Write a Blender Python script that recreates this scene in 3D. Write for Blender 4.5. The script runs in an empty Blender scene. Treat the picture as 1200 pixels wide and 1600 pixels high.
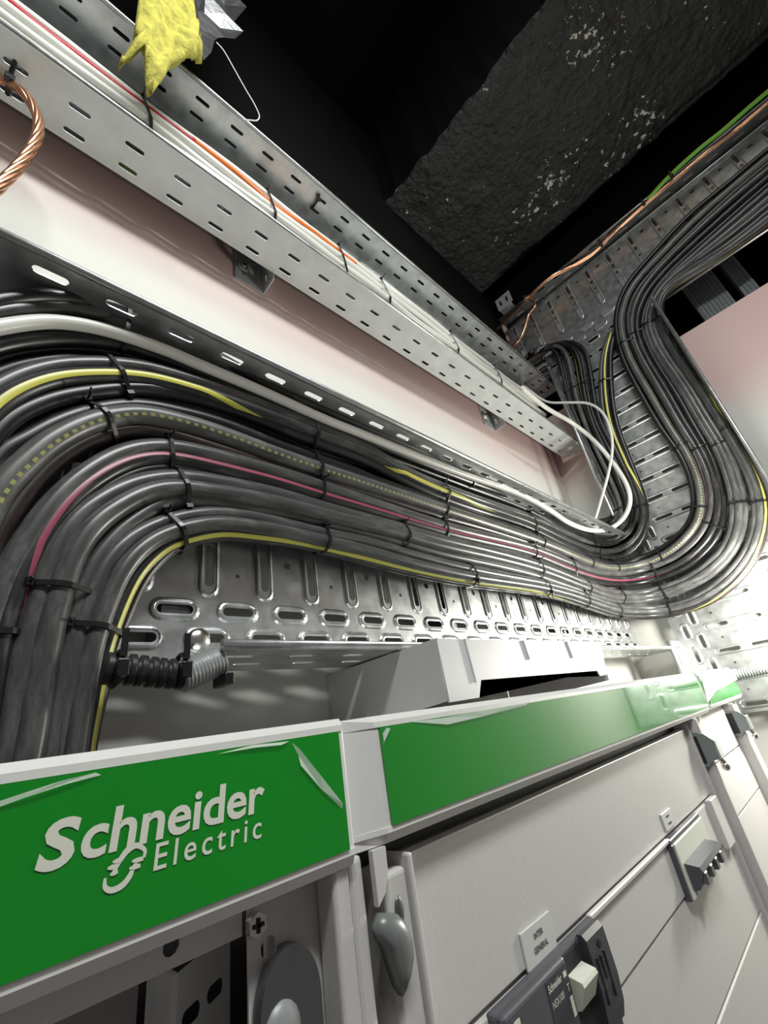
import bpy, bmesh, math, random
import numpy as np
from mathutils import Vector, Matrix
from mathutils.geometry import delaunay_2d_cdt
random.seed(7); np.random.seed(7)
sc = bpy.context.scene
col = sc.collection

# ------------------------------------------------------------------ camera, world, lights, exposure
F_PX = 685.5
CM = np.array([[0.72151593, -0.67455381, -0.15617913],
               [-0.20629539, -0.42474929, 0.88149319],
               [-0.66095157, -0.60379234, -0.44562072]])      # rows: camera axes in world axes (X along wall, Y into wall, Z up)
cam = bpy.data.cameras.new('camera'); camo = bpy.data.objects.new('camera', cam); col.objects.link(camo)
cam.sensor_fit = 'HORIZONTAL'; cam.sensor_width = 36.0; cam.lens = 36.0 * F_PX / 1200.0
cam.clip_start = 0.01; cam.clip_end = 50
camo.matrix_world = Matrix([list(CM[:, 0]), list(CM[:, 1]), list(CM[:, 2])]).to_4x4()
sc.camera = camo

w = bpy.data.worlds.new('world'); sc.world = w; w.use_nodes = True
bg = w.node_tree.nodes['Background']; bg.inputs[0].default_value = (0.95, 0.86, 0.86, 1); bg.inputs[1].default_value = 0.11

def area(name, loc, target, sx, sy, power, color):
    l = bpy.data.lights.new(name, 'AREA'); l.shape = 'RECTANGLE'; l.size = sx; l.size_y = sy; l.energy = power; l.color = color
    o = bpy.data.objects.new(name, l); col.objects.link(o); o.location = loc
    o.rotation_euler = (Vector(target) - Vector(loc)).to_track_quat('-Z', 'Y').to_euler(); return o
area('hanging_tube_lamp', (0.05, -0.52, 1.28), (0.30, 0.40, 0.30), 0.9, 0.08, 16.5, (0.97, 1.0, 0.97))
area('ceiling_tube_lamp', (0.25, -0.80, 2.05), (0.35, 0.30, 0.2), 1.0, 0.25, 6, (0.97, 1.0, 0.97))
wl = bpy.data.lights.new('work_lamp', 'POINT'); wl.energy = 17.0; wl.color = (1.0, 0.975, 0.88); wl.shadow_soft_size = 0.05
wlo = bpy.data.objects.new('work_lamp', wl); col.objects.link(wlo); wlo.location = (1.36, 0.04, 0.13)
sc.view_settings.view_transform = 'Standard'; sc.view_settings.look = 'None'
sc.view_settings.gamma = 1.0; sc.view_settings.use_curve_mapping = False
sc.view_settings.exposure = 0.20

# ------------------------------------------------------------------ helpers
def ray(x, y): return CM.T @ np.array([(x - 600) / F_PX, -(y - 800) / F_PX, -1.0])
def onX(x, y, X): d = ray(x, y); return d * X / d[0]
def onY(x, y, Y): d = ray(x, y); return d * Y / d[1]
def onZ(x, y, Z): d = ray(x, y); return d * Z / d[2]
def proj(p):
    c = CM @ np.asarray(p, float); return np.array([600 + F_PX * c[0] / -c[2], 800 - F_PX * c[1] / -c[2]])

def nodes_of(m): return m.node_tree.nodes, m.node_tree.links
def mat(name, color, rough=0.5, metal=0.0, noise=0.0, nscale=20, bump=0.0, bscale=80, coat=0.0, spec=0.5, rnoise=0.0):
    m = bpy.data.materials.new(name); m.use_nodes = True
    n, l = nodes_of(m); b = n['Principled BSDF']
    b.inputs['Base Color'].default_value = (*color, 1); b.inputs['Roughness'].default_value = rough
    b.inputs['Metallic'].default_value = metal; b.inputs['Coat Weight'].default_value = coat
    b.inputs['Specular IOR Level'].default_value = spec
    tc = n.new('ShaderNodeTexCoord')
    if noise > 0 or rnoise > 0:
        t = n.new('ShaderNodeTexNoise'); t.inputs['Scale'].default_value = nscale; t.inputs['Detail'].default_value = 6
        l.new(tc.outputs['Object'], t.inputs['Vector'])
        if noise > 0:
            r = n.new('ShaderNodeValToRGB')
            r.color_ramp.elements[0].position = 0.3; r.color_ramp.elements[1].position = 0.7
            r.color_ramp.elements[0].color = (*[max(0, c * (1 - noise)) for c in color], 1)
            r.color_ramp.elements[1].color = (*[min(1, c * (1 + noise)) for c in color], 1)
            l.new(t.outputs['Fac'], r.inputs[0]); l.new(r.outputs[0], b.inputs['Base Color'])
        if rnoise > 0:
            mr = n.new('ShaderNodeMapRange'); mr.inputs['To Min'].default_value = rough - rnoise; mr.inputs['To Max'].default_value = rough + rnoise
            l.new(t.outputs['Fac'], mr.inputs['Value']); l.new(mr.outputs[0], b.inputs['Roughness'])
    if bump > 0:
        t2 = n.new('ShaderNodeTexNoise'); t2.inputs['Scale'].default_value = bscale; t2.inputs['Detail'].default_value = 5
        l.new(tc.outputs['Object'], t2.inputs['Vector'])
        bp = n.new('ShaderNodeBump'); bp.inputs['Strength'].default_value = bump; bp.inputs['Distance'].default_value = 0.002
        l.new(t2.outputs['Fac'], bp.inputs['Height']); l.new(bp.outputs[0], b.inputs['Normal'])
    return m

def cable_mat(name, base=(0.008, 0.008, 0.009), scuff=(0.07, 0.07, 0.07), scuff_amt=0.5, stripe=None, vc=0.5, vw=0.1, dash=0, rough=0.33):
    """jacket colour with long dusty scuffs; stripe printed along the jacket at angle vc"""
    m = bpy.data.materials.new(name); m.use_nodes = True
    n, l = nodes_of(m); b = n['Principled BSDF']; b.inputs['Roughness'].default_value = rough
    uv = n.new('ShaderNodeUVMap')
    mp = n.new('ShaderNodeMapping'); mp.inputs['Scale'].default_value = (22, 5, 1); l.new(uv.outputs[0], mp.inputs[0])
    t = n.new('ShaderNodeTexNoise'); t.inputs['Scale'].default_value = 1.0; t.inputs['Detail'].default_value = 7; t.inputs['Roughness'].default_value = 0.7
    l.new(mp.outputs[0], t.inputs['Vector'])
    r = n.new('ShaderNodeValToRGB'); r.color_ramp.elements[0].position = 0.62 - 0.28 * scuff_amt; r.color_ramp.elements[1].position = 0.86
    r.color_ramp.elements[0].color = (*base, 1); r.color_ramp.elements[1].color = (*scuff, 1)
    l.new(t.outputs['Fac'], r.inputs[0]); out = r.outputs[0]
    if stripe:
        sp = n.new('ShaderNodeSeparateXYZ'); l.new(uv.outputs[0], sp.inputs[0])
        s1 = n.new('ShaderNodeMath'); s1.operation = 'SUBTRACT'; l.new(sp.outputs[1], s1.inputs[0]); s1.inputs[1].default_value = vc
        s2 = n.new('ShaderNodeMath'); s2.operation = 'ABSOLUTE'; l.new(s1.outputs[0], s2.inputs[0])
        s3 = n.new('ShaderNodeMath'); s3.operation = 'LESS_THAN'; l.new(s2.outputs[0], s3.inputs[0]); s3.inputs[1].default_value = vw / 2
        fac = s3.outputs[0]
        if dash:
            d1 = n.new('ShaderNodeMath'); d1.operation = 'MULTIPLY'; l.new(sp.outputs[0], d1.inputs[0]); d1.inputs[1].default_value = dash
            d2 = n.new('ShaderNodeMath'); d2.operation = 'FRACT'; l.new(d1.outputs[0], d2.inputs[0])
            d3 = n.new('ShaderNodeMath'); d3.operation = 'LESS_THAN'; l.new(d2.outputs[0], d3.inputs[0]); d3.inputs[1].default_value = 0.5
            d4 = n.new('ShaderNodeMath'); d4.operation = 'MULTIPLY'; l.new(fac, d4.inputs[0]); l.new(d3.outputs[0], d4.inputs[1]); fac = d4.outputs[0]
        mx = n.new('ShaderNodeMix'); mx.data_type = 'RGBA'; l.new(fac, mx.inputs['Factor']); l.new(out, mx.inputs['A'])
        mx.inputs['B'].default_value = (*stripe, 1); out = mx.outputs['Result']
    l.new(out, b.inputs['Base Color'])
    return m

MT = {}
MT['galv'] = mat('galvanised_steel', (0.60, 0.62, 0.62), 0.36, 0.9, 0.16, 45, 0.06, 260, rnoise=0.10)
MT['galv_pale_lit'] = mat('galvanised_steel_pale_lit', (0.66, 0.70, 0.70), 0.5, 0.45, 0.08, 30, 0.03, 200, rnoise=0.08)  # paler galvanised steel, light from below put into the colour
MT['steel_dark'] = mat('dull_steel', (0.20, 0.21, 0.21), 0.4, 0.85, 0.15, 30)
MT['zinc'] = mat('bright_zinc', (0.75, 0.74, 0.70), 0.22, 1.0, 0.1, 50)
MT['wall'] = mat('pinkish_wall', (0.74, 0.63, 0.61), 0.62, 0, 0.03, 6, 0.12, 30)
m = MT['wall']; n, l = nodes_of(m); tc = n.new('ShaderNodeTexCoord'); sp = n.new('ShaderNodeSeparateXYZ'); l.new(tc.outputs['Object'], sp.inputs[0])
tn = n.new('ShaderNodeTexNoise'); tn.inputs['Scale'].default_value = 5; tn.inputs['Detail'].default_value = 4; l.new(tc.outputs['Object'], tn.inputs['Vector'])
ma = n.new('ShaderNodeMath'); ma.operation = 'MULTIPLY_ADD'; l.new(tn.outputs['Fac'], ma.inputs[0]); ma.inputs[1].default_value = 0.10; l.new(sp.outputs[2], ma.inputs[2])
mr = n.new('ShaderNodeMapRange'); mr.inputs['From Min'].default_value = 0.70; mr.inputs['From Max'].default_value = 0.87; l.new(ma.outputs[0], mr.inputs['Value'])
mxw = n.new('ShaderNodeMix'); mxw.data_type = 'RGBA'; l.new(mr.outputs[0], mxw.inputs['Factor']); mxw.inputs['A'].default_value = (0.66, 0.66, 0.62, 1); mxw.inputs['B'].default_value = (0.64, 0.45, 0.43, 1)  # pinkish towards the top, whitish towards the bottom
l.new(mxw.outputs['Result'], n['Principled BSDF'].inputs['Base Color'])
MT['galv_smooth_shaded'] = mat('smooth_galvanised_steel_shaded', (0.25, 0.275, 0.285), 0.15, 1.0, 0.1, 40)  # darker galvanised steel, shade inside the small tray put into the colour
MT['black_paint'] = mat('black_ceiling_paint', (0.0022, 0.0022, 0.0022), 0.9, 0, 0.2, 8, 0.3, 30, spec=0.15)
MT['floor'] = mat('grey_floor_screed', (0.35, 0.34, 0.33), 0.7, 0, 0.1, 4)
MT['cab'] = mat('light_grey_enclosure_paint', (0.60, 0.585, 0.57), 0.38, 0, 0.03, 300, 0.03, 900)
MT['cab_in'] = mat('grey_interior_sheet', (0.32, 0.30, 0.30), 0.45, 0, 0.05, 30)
MT['white_frame'] = mat('white_header_plastic', (0.72, 0.71, 0.70), 0.35, 0, 0.02, 80)
MT['green'] = mat('green_glossy_panel', (0.0, 0.25, 0.012), 0.14, 0, 0.05, 9, 0.015, 40, coat=0.9)
MT['letter'] = mat('pale_lettering', (0.70, 0.72, 0.62), 0.45)
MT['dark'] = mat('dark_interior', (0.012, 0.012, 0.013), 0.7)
MT['slate'] = mat('slate_breaker_plastic', (0.085, 0.085, 0.10), 0.42, 0, 0.06, 60, 0.05, 400)
MT['slate2'] = mat('dark_slate_plastic', (0.040, 0.042, 0.050), 0.45)
MT['handle'] = mat('grey_handle_plastic', (0.17, 0.185, 0.18), 0.33, 0.1)
MT['box'] = mat('pale_grey_moulded_plastic', (0.66, 0.655, 0.66), 0.4, 0, 0.02, 40)
MT['label'] = mat('clear_label_plate', (0.62, 0.63, 0.61), 0.25)
MT['ink'] = mat('dark_label_print', (0.05, 0.05, 0.05), 0.6)
MT['tie'] = mat('black_nylon', (0.010, 0.010, 0.011), 0.28)
MT['rubber'] = mat('black_corrugated_plastic', (0.018, 0.018, 0.018), 0.4)
MT['greypvc'] = mat('grey_flexible_conduit', (0.30, 0.31, 0.31), 0.4, 0.1, 0.1, 60)
MT['copper'] = mat('bare_copper', (0.82, 0.44, 0.27), 0.28, 1.0, 0.15, 120)
MT['white_cable'] = cable_mat('white_jacket', (0.70, 0.70, 0.66), (0.55, 0.54, 0.5), 0.3, rough=0.35)
MT['red_cable'] = cable_mat('red_jacket', (0.50, 0.012, 0.03), (0.55, 0.05, 0.07), 0.3, rough=0.35)
MT['orange_cable'] = cable_mat('orange_jacket', (0.75, 0.18, 0.03), (0.8, 0.3, 0.1), 0.3, rough=0.4)
MT['gy_cable'] = cable_mat('green_yellow_jacket', (0.12, 0.42, 0.04), (0.2, 0.5, 0.1), 0.3, stripe=(0.75, 0.70, 0.05), vc=0.35, vw=0.3)
YEL = (0.55, 0.53, 0.09); PNK = (0.27, 0.055, 0.10)
MT['c_plain'] = cable_mat('black_jacket', scuff_amt=0.35)
MT['c_dusty'] = cable_mat('dusty_black_jacket', (0.055, 0.056, 0.056), (0.19, 0.19, 0.188), 0.6, rough=0.30)
MT['c_yellow'] = cable_mat('yellow_striped_jacket', (0.018, 0.018, 0.019), (0.10, 0.10, 0.10), 0.5, stripe=YEL, vc=0.52, vw=0.12)
MT['c_yellow2'] = cable_mat('yellow_striped_jacket_low', (0.018, 0.018, 0.019), (0.10, 0.10, 0.10), 0.5, stripe=YEL, vc=0.60, vw=0.12)
MT['c_thin'] = cable_mat('thin_yellow_line_jacket', (0.014, 0.014, 0.015), (0.13, 0.13, 0.13), 0.4, stripe=(0.40, 0.38, 0.08), vc=0.5, vw=0.05)
MT['c_dash'] = cable_mat('yellow_dashed_jacket', (0.07, 0.071, 0.069), (0.20, 0.20, 0.195), 0.7, stripe=(0.30, 0.30, 0.11), vc=0.57, vw=0.045, dash=110)
MT['c_pink'] = cable_mat('pink_striped_jacket', (0.016, 0.016, 0.017), (0.13, 0.13, 0.13), 0.4, stripe=PNK, vc=0.47, vw=0.085)
MT['c_brown'] = cable_mat('brownish_black_jacket', (0.022, 0.014, 0.014), (0.10, 0.07, 0.07), 0.5)
MT['wool'] = mat('yellow_glass_wool', (0.46, 0.42, 0.075), 0.95, 0, 0.35, 70, 1.0, 260)
MT['foil'] = mat('aluminium_foil', (0.38, 0.38, 0.39), 0.28, 0.95, 0.05, 40, 0.5, 60)
MT['duct_grey'] = mat('ribbed_grey_duct', (0.20, 0.23, 0.23), 0.45)
m = bpy.data.materials.new('peeling_clear_film'); m.use_nodes = True
n, l = nodes_of(m); pb = n['Principled BSDF']; pb.inputs['Base Color'].default_value = (0.9, 0.95, 0.9, 1); pb.inputs['Roughness'].default_value = 0.12
tr = n.new('ShaderNodeBsdfTransparent'); mx = n.new('ShaderNodeMixShader'); mx.inputs[0].default_value = 0.55
l.new(tr.outputs[0], mx.inputs[1]); l.new(pb.outputs[0], mx.inputs[2]); l.new(mx.outputs[0], n['Material Output'].inputs[0]); MT['film'] = m
# black rough plaster of the beam with flaked pale specks
m = mat('black_painted_rough_plaster', (0.022, 0.022, 0.022), 0.6, 0, 0.35, 14, 1.0, 45); MT['beam'] = m
for nd in m.node_tree.nodes:
    if nd.type == 'BUMP': nd.inputs['Distance'].default_value = 0.012
n, l = nodes_of(m); tc = n.new('ShaderNodeTexCoord')
t1 = n.new('ShaderNodeTexNoise'); t1.inputs['Scale'].default_value = 48; t1.inputs['Detail'].default_value = 5; t1.inputs['Roughness'].default_value = 0.62; l.new(tc.outputs['Object'], t1.inputs['Vector'])
t2 = n.new('ShaderNodeTexNoise'); t2.inputs['Scale'].default_value = 3.2; t2.inputs['Detail'].default_value = 3; l.new(tc.outputs['Object'], t2.inputs['Vector'])
ad = n.new('ShaderNodeMath'); ad.operation = 'MULTIPLY_ADD'; l.new(t2.outputs['Fac'], ad.inputs[0]); ad.inputs[1].default_value = 0.55; l.new(t1.outputs['Fac'], ad.inputs[2])
rp = n.new('ShaderNodeValToRGB'); rp.color_ramp.elements[0].position = 0.955; rp.color_ramp.elements[1].position = 0.985
rp.color_ramp.elements[0].color = (0, 0, 0, 1); rp.color_ramp.elements[1].color = (1, 1, 1, 1); l.new(ad.outputs[0], rp.inputs[0])
b = n['Principled BSDF']; prev = b.inputs['Base Color'].links[0].from_socket
mxc = n.new('ShaderNodeMix'); mxc.data_type = 'RGBA'; l.new(rp.outputs[0], mxc.inputs['Factor']); l.new(prev, mxc.inputs['A']); mxc.inputs['B'].default_value = (0.62, 0.62, 0.56, 1)
l.new(mxc.outputs['Result'], b.inputs['Base Color'])

def mk(name, verts, faces, material, parent=None, smooth=False, uvs=None):
    me = bpy.data.meshes.new(name); me.from_pydata([tuple(map(float, v)) for v in verts], [], faces); me.update()
    if smooth: me.polygons.foreach_set('use_smooth', [True] * len(me.polygons))
    if uvs is not None:
        ul = me.uv_layers.new(name='UVMap'); ul.data.foreach_set('uv', np.asarray(uvs, dtype=np.float32).ravel())
    me.materials.append(MT[material])
    o = bpy.data.objects.new(name, me); col.objects.link(o)
    if parent is not None: o.parent = parent
    return o
def bm_obj(name, bm, material, parent=None, smooth=False):
    me = bpy.data.meshes.new(name); bmesh.ops.recalc_face_normals(bm, faces=bm.faces[:]); bm.to_mesh(me); bm.free()
    if smooth: me.polygons.foreach_set('use_smooth', [True] * len(me.polygons))
    me.materials.append(MT[material]); o = bpy.data.objects.new(name, me); col.objects.link(o)
    if parent is not None: o.parent = parent
    return o
def tag(o, label=None, cat=None, group=None, kind=None):
    if label: o['label'] = label
    if cat: o['category'] = cat
    if group: o['group'] = group
    if kind: o['kind'] = kind
    return o
def thing(name, label, cat, loc=(0, 0, 0), group=None):
    o = bpy.data.objects.new(name, None); col.objects.link(o); o.empty_display_size = 0.02
    return tag(o, label, cat, group)
def box_bm(x0, x1, y0, y1, z0, z1, bevel=0.0, seg=2, bm=None):
    b2 = bmesh.new()
    vs = [b2.verts.new((x, y, z)) for x in (x0, x1) for y in (y0, y1) for z in (z0, z1)]
    for f in ((0, 1, 3, 2), (4, 6, 7, 5), (0, 4, 5, 1), (2, 3, 7, 6), (0, 2, 6, 4), (1, 5, 7, 3)): b2.faces.new([vs[i] for i in f])
    if bevel > 0: bmesh.ops.bevel(b2, geom=b2.edges[:], offset=bevel, segments=seg, affect='EDGES', profile=0.5)
    if bm is None: return b2
    tmp = bpy.data.meshes.new('t'); b2.to_mesh(tmp); b2.free(); bm.from_mesh(tmp); bpy.data.meshes.remove(tmp); return bm
def box(name, x0, x1, y0, y1, z0, z1, material, parent=None, bevel=0.0, seg=2):
    return bm_obj(name, box_bm(x0, x1, y0, y1, z0, z1, bevel, seg), material, parent, smooth=False)
def prism_y(name, pts_xz, y0, y1, material, parent=None):
    """outline in the X-Z plane given depth from y0 to y1"""
    n_ = len(pts_xz); v = [(p[0], y0, p[1]) for p in pts_xz] + [(p[0], y1, p[1]) for p in pts_xz]
    bm = bmesh.new(); vs = [bm.verts.new(q) for q in v]
    bm.faces.new(vs[:n_]); bm.faces.new(vs[n_:][::-1])
    for i in range(n_): bm.faces.new([vs[i], vs[(i + 1) % n_], vs[n_ + (i + 1) % n_], vs[n_ + i]])
    bmesh.ops.triangulate(bm, faces=[f for f in bm.faces if len(f.verts) > 4])
    return bm_obj(name, bm, material, parent)
def prism_x(name, pts_yz, x0, x1, material, parent=None):
    n_ = len(pts_yz); v = [(x0, p[0], p[1]) for p in pts_yz] + [(x1, p[0], p[1]) for p in pts_yz]
    bm = bmesh.new(); vs = [bm.verts.new(q) for q in v]
    bm.faces.new(vs[:n_]); bm.faces.new(vs[n_:][::-1])
    for i in range(n_): bm.faces.new([vs[i], vs[(i + 1) % n_], vs[n_ + (i + 1) % n_], vs[n_ + i]])
    bmesh.ops.triangulate(bm, faces=[f for f in bm.faces if len(f.verts) > 4])
    return bm_obj(name, bm, material, parent)
def smooth_path(P, it=2, lock=True):
    P = np.array(P, float)
    for _ in range(it):
        Q = P.copy(); Q[1:-1] = 0.25 * P[:-2] + 0.5 * P[1:-1] + 0.25 * P[2:]; P = Q
    return P
def catmull(P, per=8):
    P = np.asarray(P, float); out = []
    E = np.vstack([2 * P[0] - P[1], P, 2 * P[-1] - P[-2]])
    for i in range(1, len(E) - 2):
        p0, p1, p2, p3 = E[i - 1], E[i], E[i + 1], E[i + 2]
        n_ = per if np.isscalar(per) else per[i - 1]
        for k in range(n_):
            t = k / n_
            out.append(0.5 * (2 * p1 + (p2 - p0) * t + (2 * p0 - 5 * p1 + 4 * p2 - p3) * t * t + (3 * p1 - 3 * p2 + p3 - p0) * t ** 3))
    out.append(P[-1]); return np.array(out)
def tube_data(P, r, n_=10, refs=None, cap=True):
    P = np.asarray(P, float); N = len(P); r = np.full(N, r) if np.isscalar(r) else np.asarray(r)
    T = np.gradient(P, axis=0); T /= np.linalg.norm(T, axis=1)[:, None] + 1e-12
    verts = []; faces = []; uv = []
    if refs is None:
        a = np.array([0, -1, 0.]) if abs(T[0][1]) < 0.9 else np.array([-1., 0, 0]); refs = []
        for i in range(N):
            a = a - T[i] * (a @ T[i]); a /= np.linalg.norm(a) + 1e-12; refs.append(a)
    s = np.concatenate([[0], np.cumsum(np.linalg.norm(np.diff(P, axis=0), axis=1))])
    for i in range(N):
        a = np.asarray(refs[i]) - T[i] * (np.asarray(refs[i]) @ T[i]); a /= np.linalg.norm(a) + 1e-12
        b_ = np.cross(T[i], a)
        for k in range(n_):
            th = 2 * math.pi * (k / n_ - 0.5)
            verts.append(P[i] + r[i] * (math.cos(th) * a + math.sin(th) * b_))
    for i in range(N - 1):
        for k in range(n_):
            k2 = (k + 1) % n_
            faces.append((i * n_ + k, i * n_ + k2, (i + 1) * n_ + k2, (i + 1) * n_ + k))
            uv += [(s[i], k / n_), (s[i], (k + 1) / n_), (s[i + 1], (k + 1) / n_), (s[i + 1], k / n_)]
    if cap:
        faces.append(tuple(range(n_))[::-1]); uv += [(s[0], 0.0)] * n_
        faces.append(tuple((N - 1) * n_ + k for k in range(n_))); uv += [(s[-1], 0.0)] * n_
    return verts, faces, uv
def tube(name, P, r, material, parent=None, n_=10, refs=None):
    v, f, uv = tube_data(P, r, n_, refs); return mk(name, v, f, material, parent, smooth=True, uvs=uv)

def stadium(cx, cy, L, W, along_u, seg=6):
    h = max(0.0, (L - W) / 2); r = W / 2; pts = []
    for s_, a0 in ((1, -math.pi / 2), (-1, math.pi / 2)):
        for k in range(seg + 1):
            a = a0 + math.pi * k / seg; x = s_ * h + r * math.cos(a); y = r * math.sin(a)
            pts.append((cx + x, cy + y) if along_u else (cx + y, cy + x))
    return pts
def in_stadium(px, py, cx, cy, L, W, along_u):
    dx = px - cx; dy = py - cy
    if not along_u: dx, dy = dy, dx
    h = max(0.0, (L - W) / 2); ex = np.maximum(np.abs(dx) - h, 0)
    return ex * ex + dy * dy < (W / 2) ** 2 * 0.97
def plate(name, U, V, feats, xf, material, parent=None, thick=0.0015, seg=5):
    """sheet U x V with punched slots. feats: (cx, cy, L, W, along_u, emboss_margin, emboss_height, has_hole).
    xf(u, v, w) maps sheet coordinates to the scene, w is towards the open side of the sheet."""
    pts = [(0, 0), (U, 0), (U, V), (0, V)]; wz = [0.0] * 4; edges = [(0, 1), (1, 2), (2, 3), (3, 0)]; holes = []
    def loop(P, z):
        i0 = len(pts); pts.extend(P); wz.extend([z] * len(P)); edges.extend([(i0 + i, i0 + (i + 1) % len(P)) for i in range(len(P))])
    for (cx, cy, L, W, al, em, eh, hole) in feats:
        if cx - (L if al else W) / 2 - em < 0.002 or cx + (L if al else W) / 2 + em > U - 0.002: continue
        if em > 0:
            for q, z in ((1.0, 0.0), (0.72, 0.75), (0.45, 1.0), (0.28, 0.62)):
                loop(stadium(cx, cy, L + 2 * em * q, W + 2 * em * q, al, seg), eh * z)
        if isinstance(hole, bool):
            if hole:
                loop(stadium(cx, cy, L, W, al, seg), 0.55 * eh if em > 0 else 0.0); holes.append((cx, cy, L, W, al))
        else:
            for (ox, oy, l2, w2) in hole:
                loop(stadium(cx + ox, cy + oy, l2, w2, al, seg), 0.55 * eh); holes.append((cx + ox, cy + oy, l2, w2, al))
    vo, eo, fo, ov, _, _ = delaunay_2d_cdt([Vector(p) for p in pts], edges, [], 0, 1e-6)
    vo = np.array([(v[0], v[1]) for v in vo]); z = np.array([wz[o[0]] if o else 0.0 for o in ov])
    fo = np.array([f for f in fo if len(f) == 3]); c = vo[fo].mean(axis=1); keep = np.ones(len(fo), bool)
    for h in holes: keep &= ~in_stadium(c[:, 0], c[:, 1], *h)
    fo = fo[keep]
    p = vo[fo]; ar = (p[:, 1, 0] - p[:, 0, 0]) * (p[:, 2, 1] - p[:, 0, 1]) - (p[:, 1, 1] - p[:, 0, 1]) * (p[:, 2, 0] - p[:, 0, 0])
    fo = fo[np.abs(ar) > 1e-12]
    N = len(vo)
    verts = [xf(vo[i, 0], vo[i, 1], z[i]) for i in range(N)] + [xf(vo[i, 0], vo[i, 1], z[i] - thick) for i in range(N)]
    cnt = {}
    for f in fo:
        for a, b_ in ((f[0], f[1]), (f[1], f[2]), (f[2], f[0])): cnt.setdefault((min(a, b_), max(a, b_)), []).append((a, b_))
    faces = [tuple(map(int, f)) for f in fo] + [tuple(int(i) + N for i in f[::-1]) for f in fo]
    for k, vv in cnt.items():
        if len(vv) == 1: a, b_ = vv[0]; faces.append((int(b_), int(a), int(a) + N, int(b_) + N))
    return mk(name, verts, faces, material, parent)

def text_mesh(name, s, size, material, parent, xf, offset=0.0, shear=0.0, space=1.0, width=None, align='LEFT'):
    cu = bpy.data.curves.new(name, 'FONT'); cu.body = s; cu.size = size; cu.offset = offset; cu.shear = shear; cu.space_character = space
    cu.resolution_u = 4; cu.fill_mode = 'FRONT'; cu.align_x = align
    o = bpy.data.objects.new(name + '_tmp', cu); col.objects.link(o); bpy.context.view_layer.update()
    me = bpy.data.meshes.new_from_object(o.evaluated_get(bpy.context.evaluated_depsgraph_get()))
    bpy.data.objects.remove(o); bpy.data.curves.remove(cu)
    co = np.array([v.co[:] for v in me.vertices]); fs = [tuple(p.vertices) for p in me.polygons]; bpy.data.meshes.remove(me)
    x0, x1 = co[:, 0].min(), co[:, 0].max()
    k = 1.0 if width is None else width / (x1 - x0)
    if align == 'LEFT': co[:, 0] = (co[:, 0] - x0) * k
    else: co[:, 0] *= k
    return mk(name, [xf(c[0], c[1]) for c in co], fs, material, parent)

# ------------------------------------------------------------------ the place: real positions in metres (camera at the origin)
YW = 0.50          # wall on the left
XE = 1.58          # end wall
LT = dict(base=0.455, lip=0.358, z0=0.084, z1=0.444, x0=-0.55, x1=1.535)      # wall tray with the big bend of cables
UT = dict(base=0.460, lip=0.378, z0=0.820, z1=1.104, x0=-0.70, x1=1.560)      # small tray above with the white cables
VT = dict(base=1.550, lip=1.460, y0=-0.022, y1=0.358, z0=-0.10, z1=1.168)      # tray rising on the end wall
HT = dict(base=1.551, lip=1.476, z0=1.17, z1=1.535, y0=-1.15, y1=0.47)        # tray crossing above it

tag(box('floor', -3, 3, -3, 0.6, -1.80, -1.75, 'floor'), 'grey floor of the room', 'floor', kind='structure')
tag(box('wall_left', -2.0, XE, YW, YW + 0.1, -1.75, 1.10, 'wall'), 'pale pinkish wall behind the cabinets', 'wall', kind='structure')
tag(box('wall_left_upper', -2.0, XE, YW + 0.001, YW + 0.1, 1.10, 2.30, 'black_paint'), 'black painted top of the left wall', 'wall', kind='structure')
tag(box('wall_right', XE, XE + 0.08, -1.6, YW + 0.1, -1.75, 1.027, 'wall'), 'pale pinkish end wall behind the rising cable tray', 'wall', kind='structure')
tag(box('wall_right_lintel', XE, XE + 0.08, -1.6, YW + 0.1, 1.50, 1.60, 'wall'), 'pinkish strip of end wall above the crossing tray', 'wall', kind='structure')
tag(box('wall_right_upper', XE + 0.001, XE + 0.08, -1.6, YW + 0.1, 1.60, 2.30, 'black_paint'), 'black painted top of the end wall', 'wall', kind='structure')
tag(box('wall_behind_opening', XE + 0.45, XE + 0.5, -1.6, YW + 0.1, 0.9, 1.62, 'black_paint'), 'dark back of the opening above the end wall', 'wall', kind='structure')
tag(box('ceiling', -2.0, XE + 0.5, -1.6, YW + 0.1, 2.30, 2.36, 'black_paint'), 'black painted ceiling', 'ceiling', kind='structure')
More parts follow.
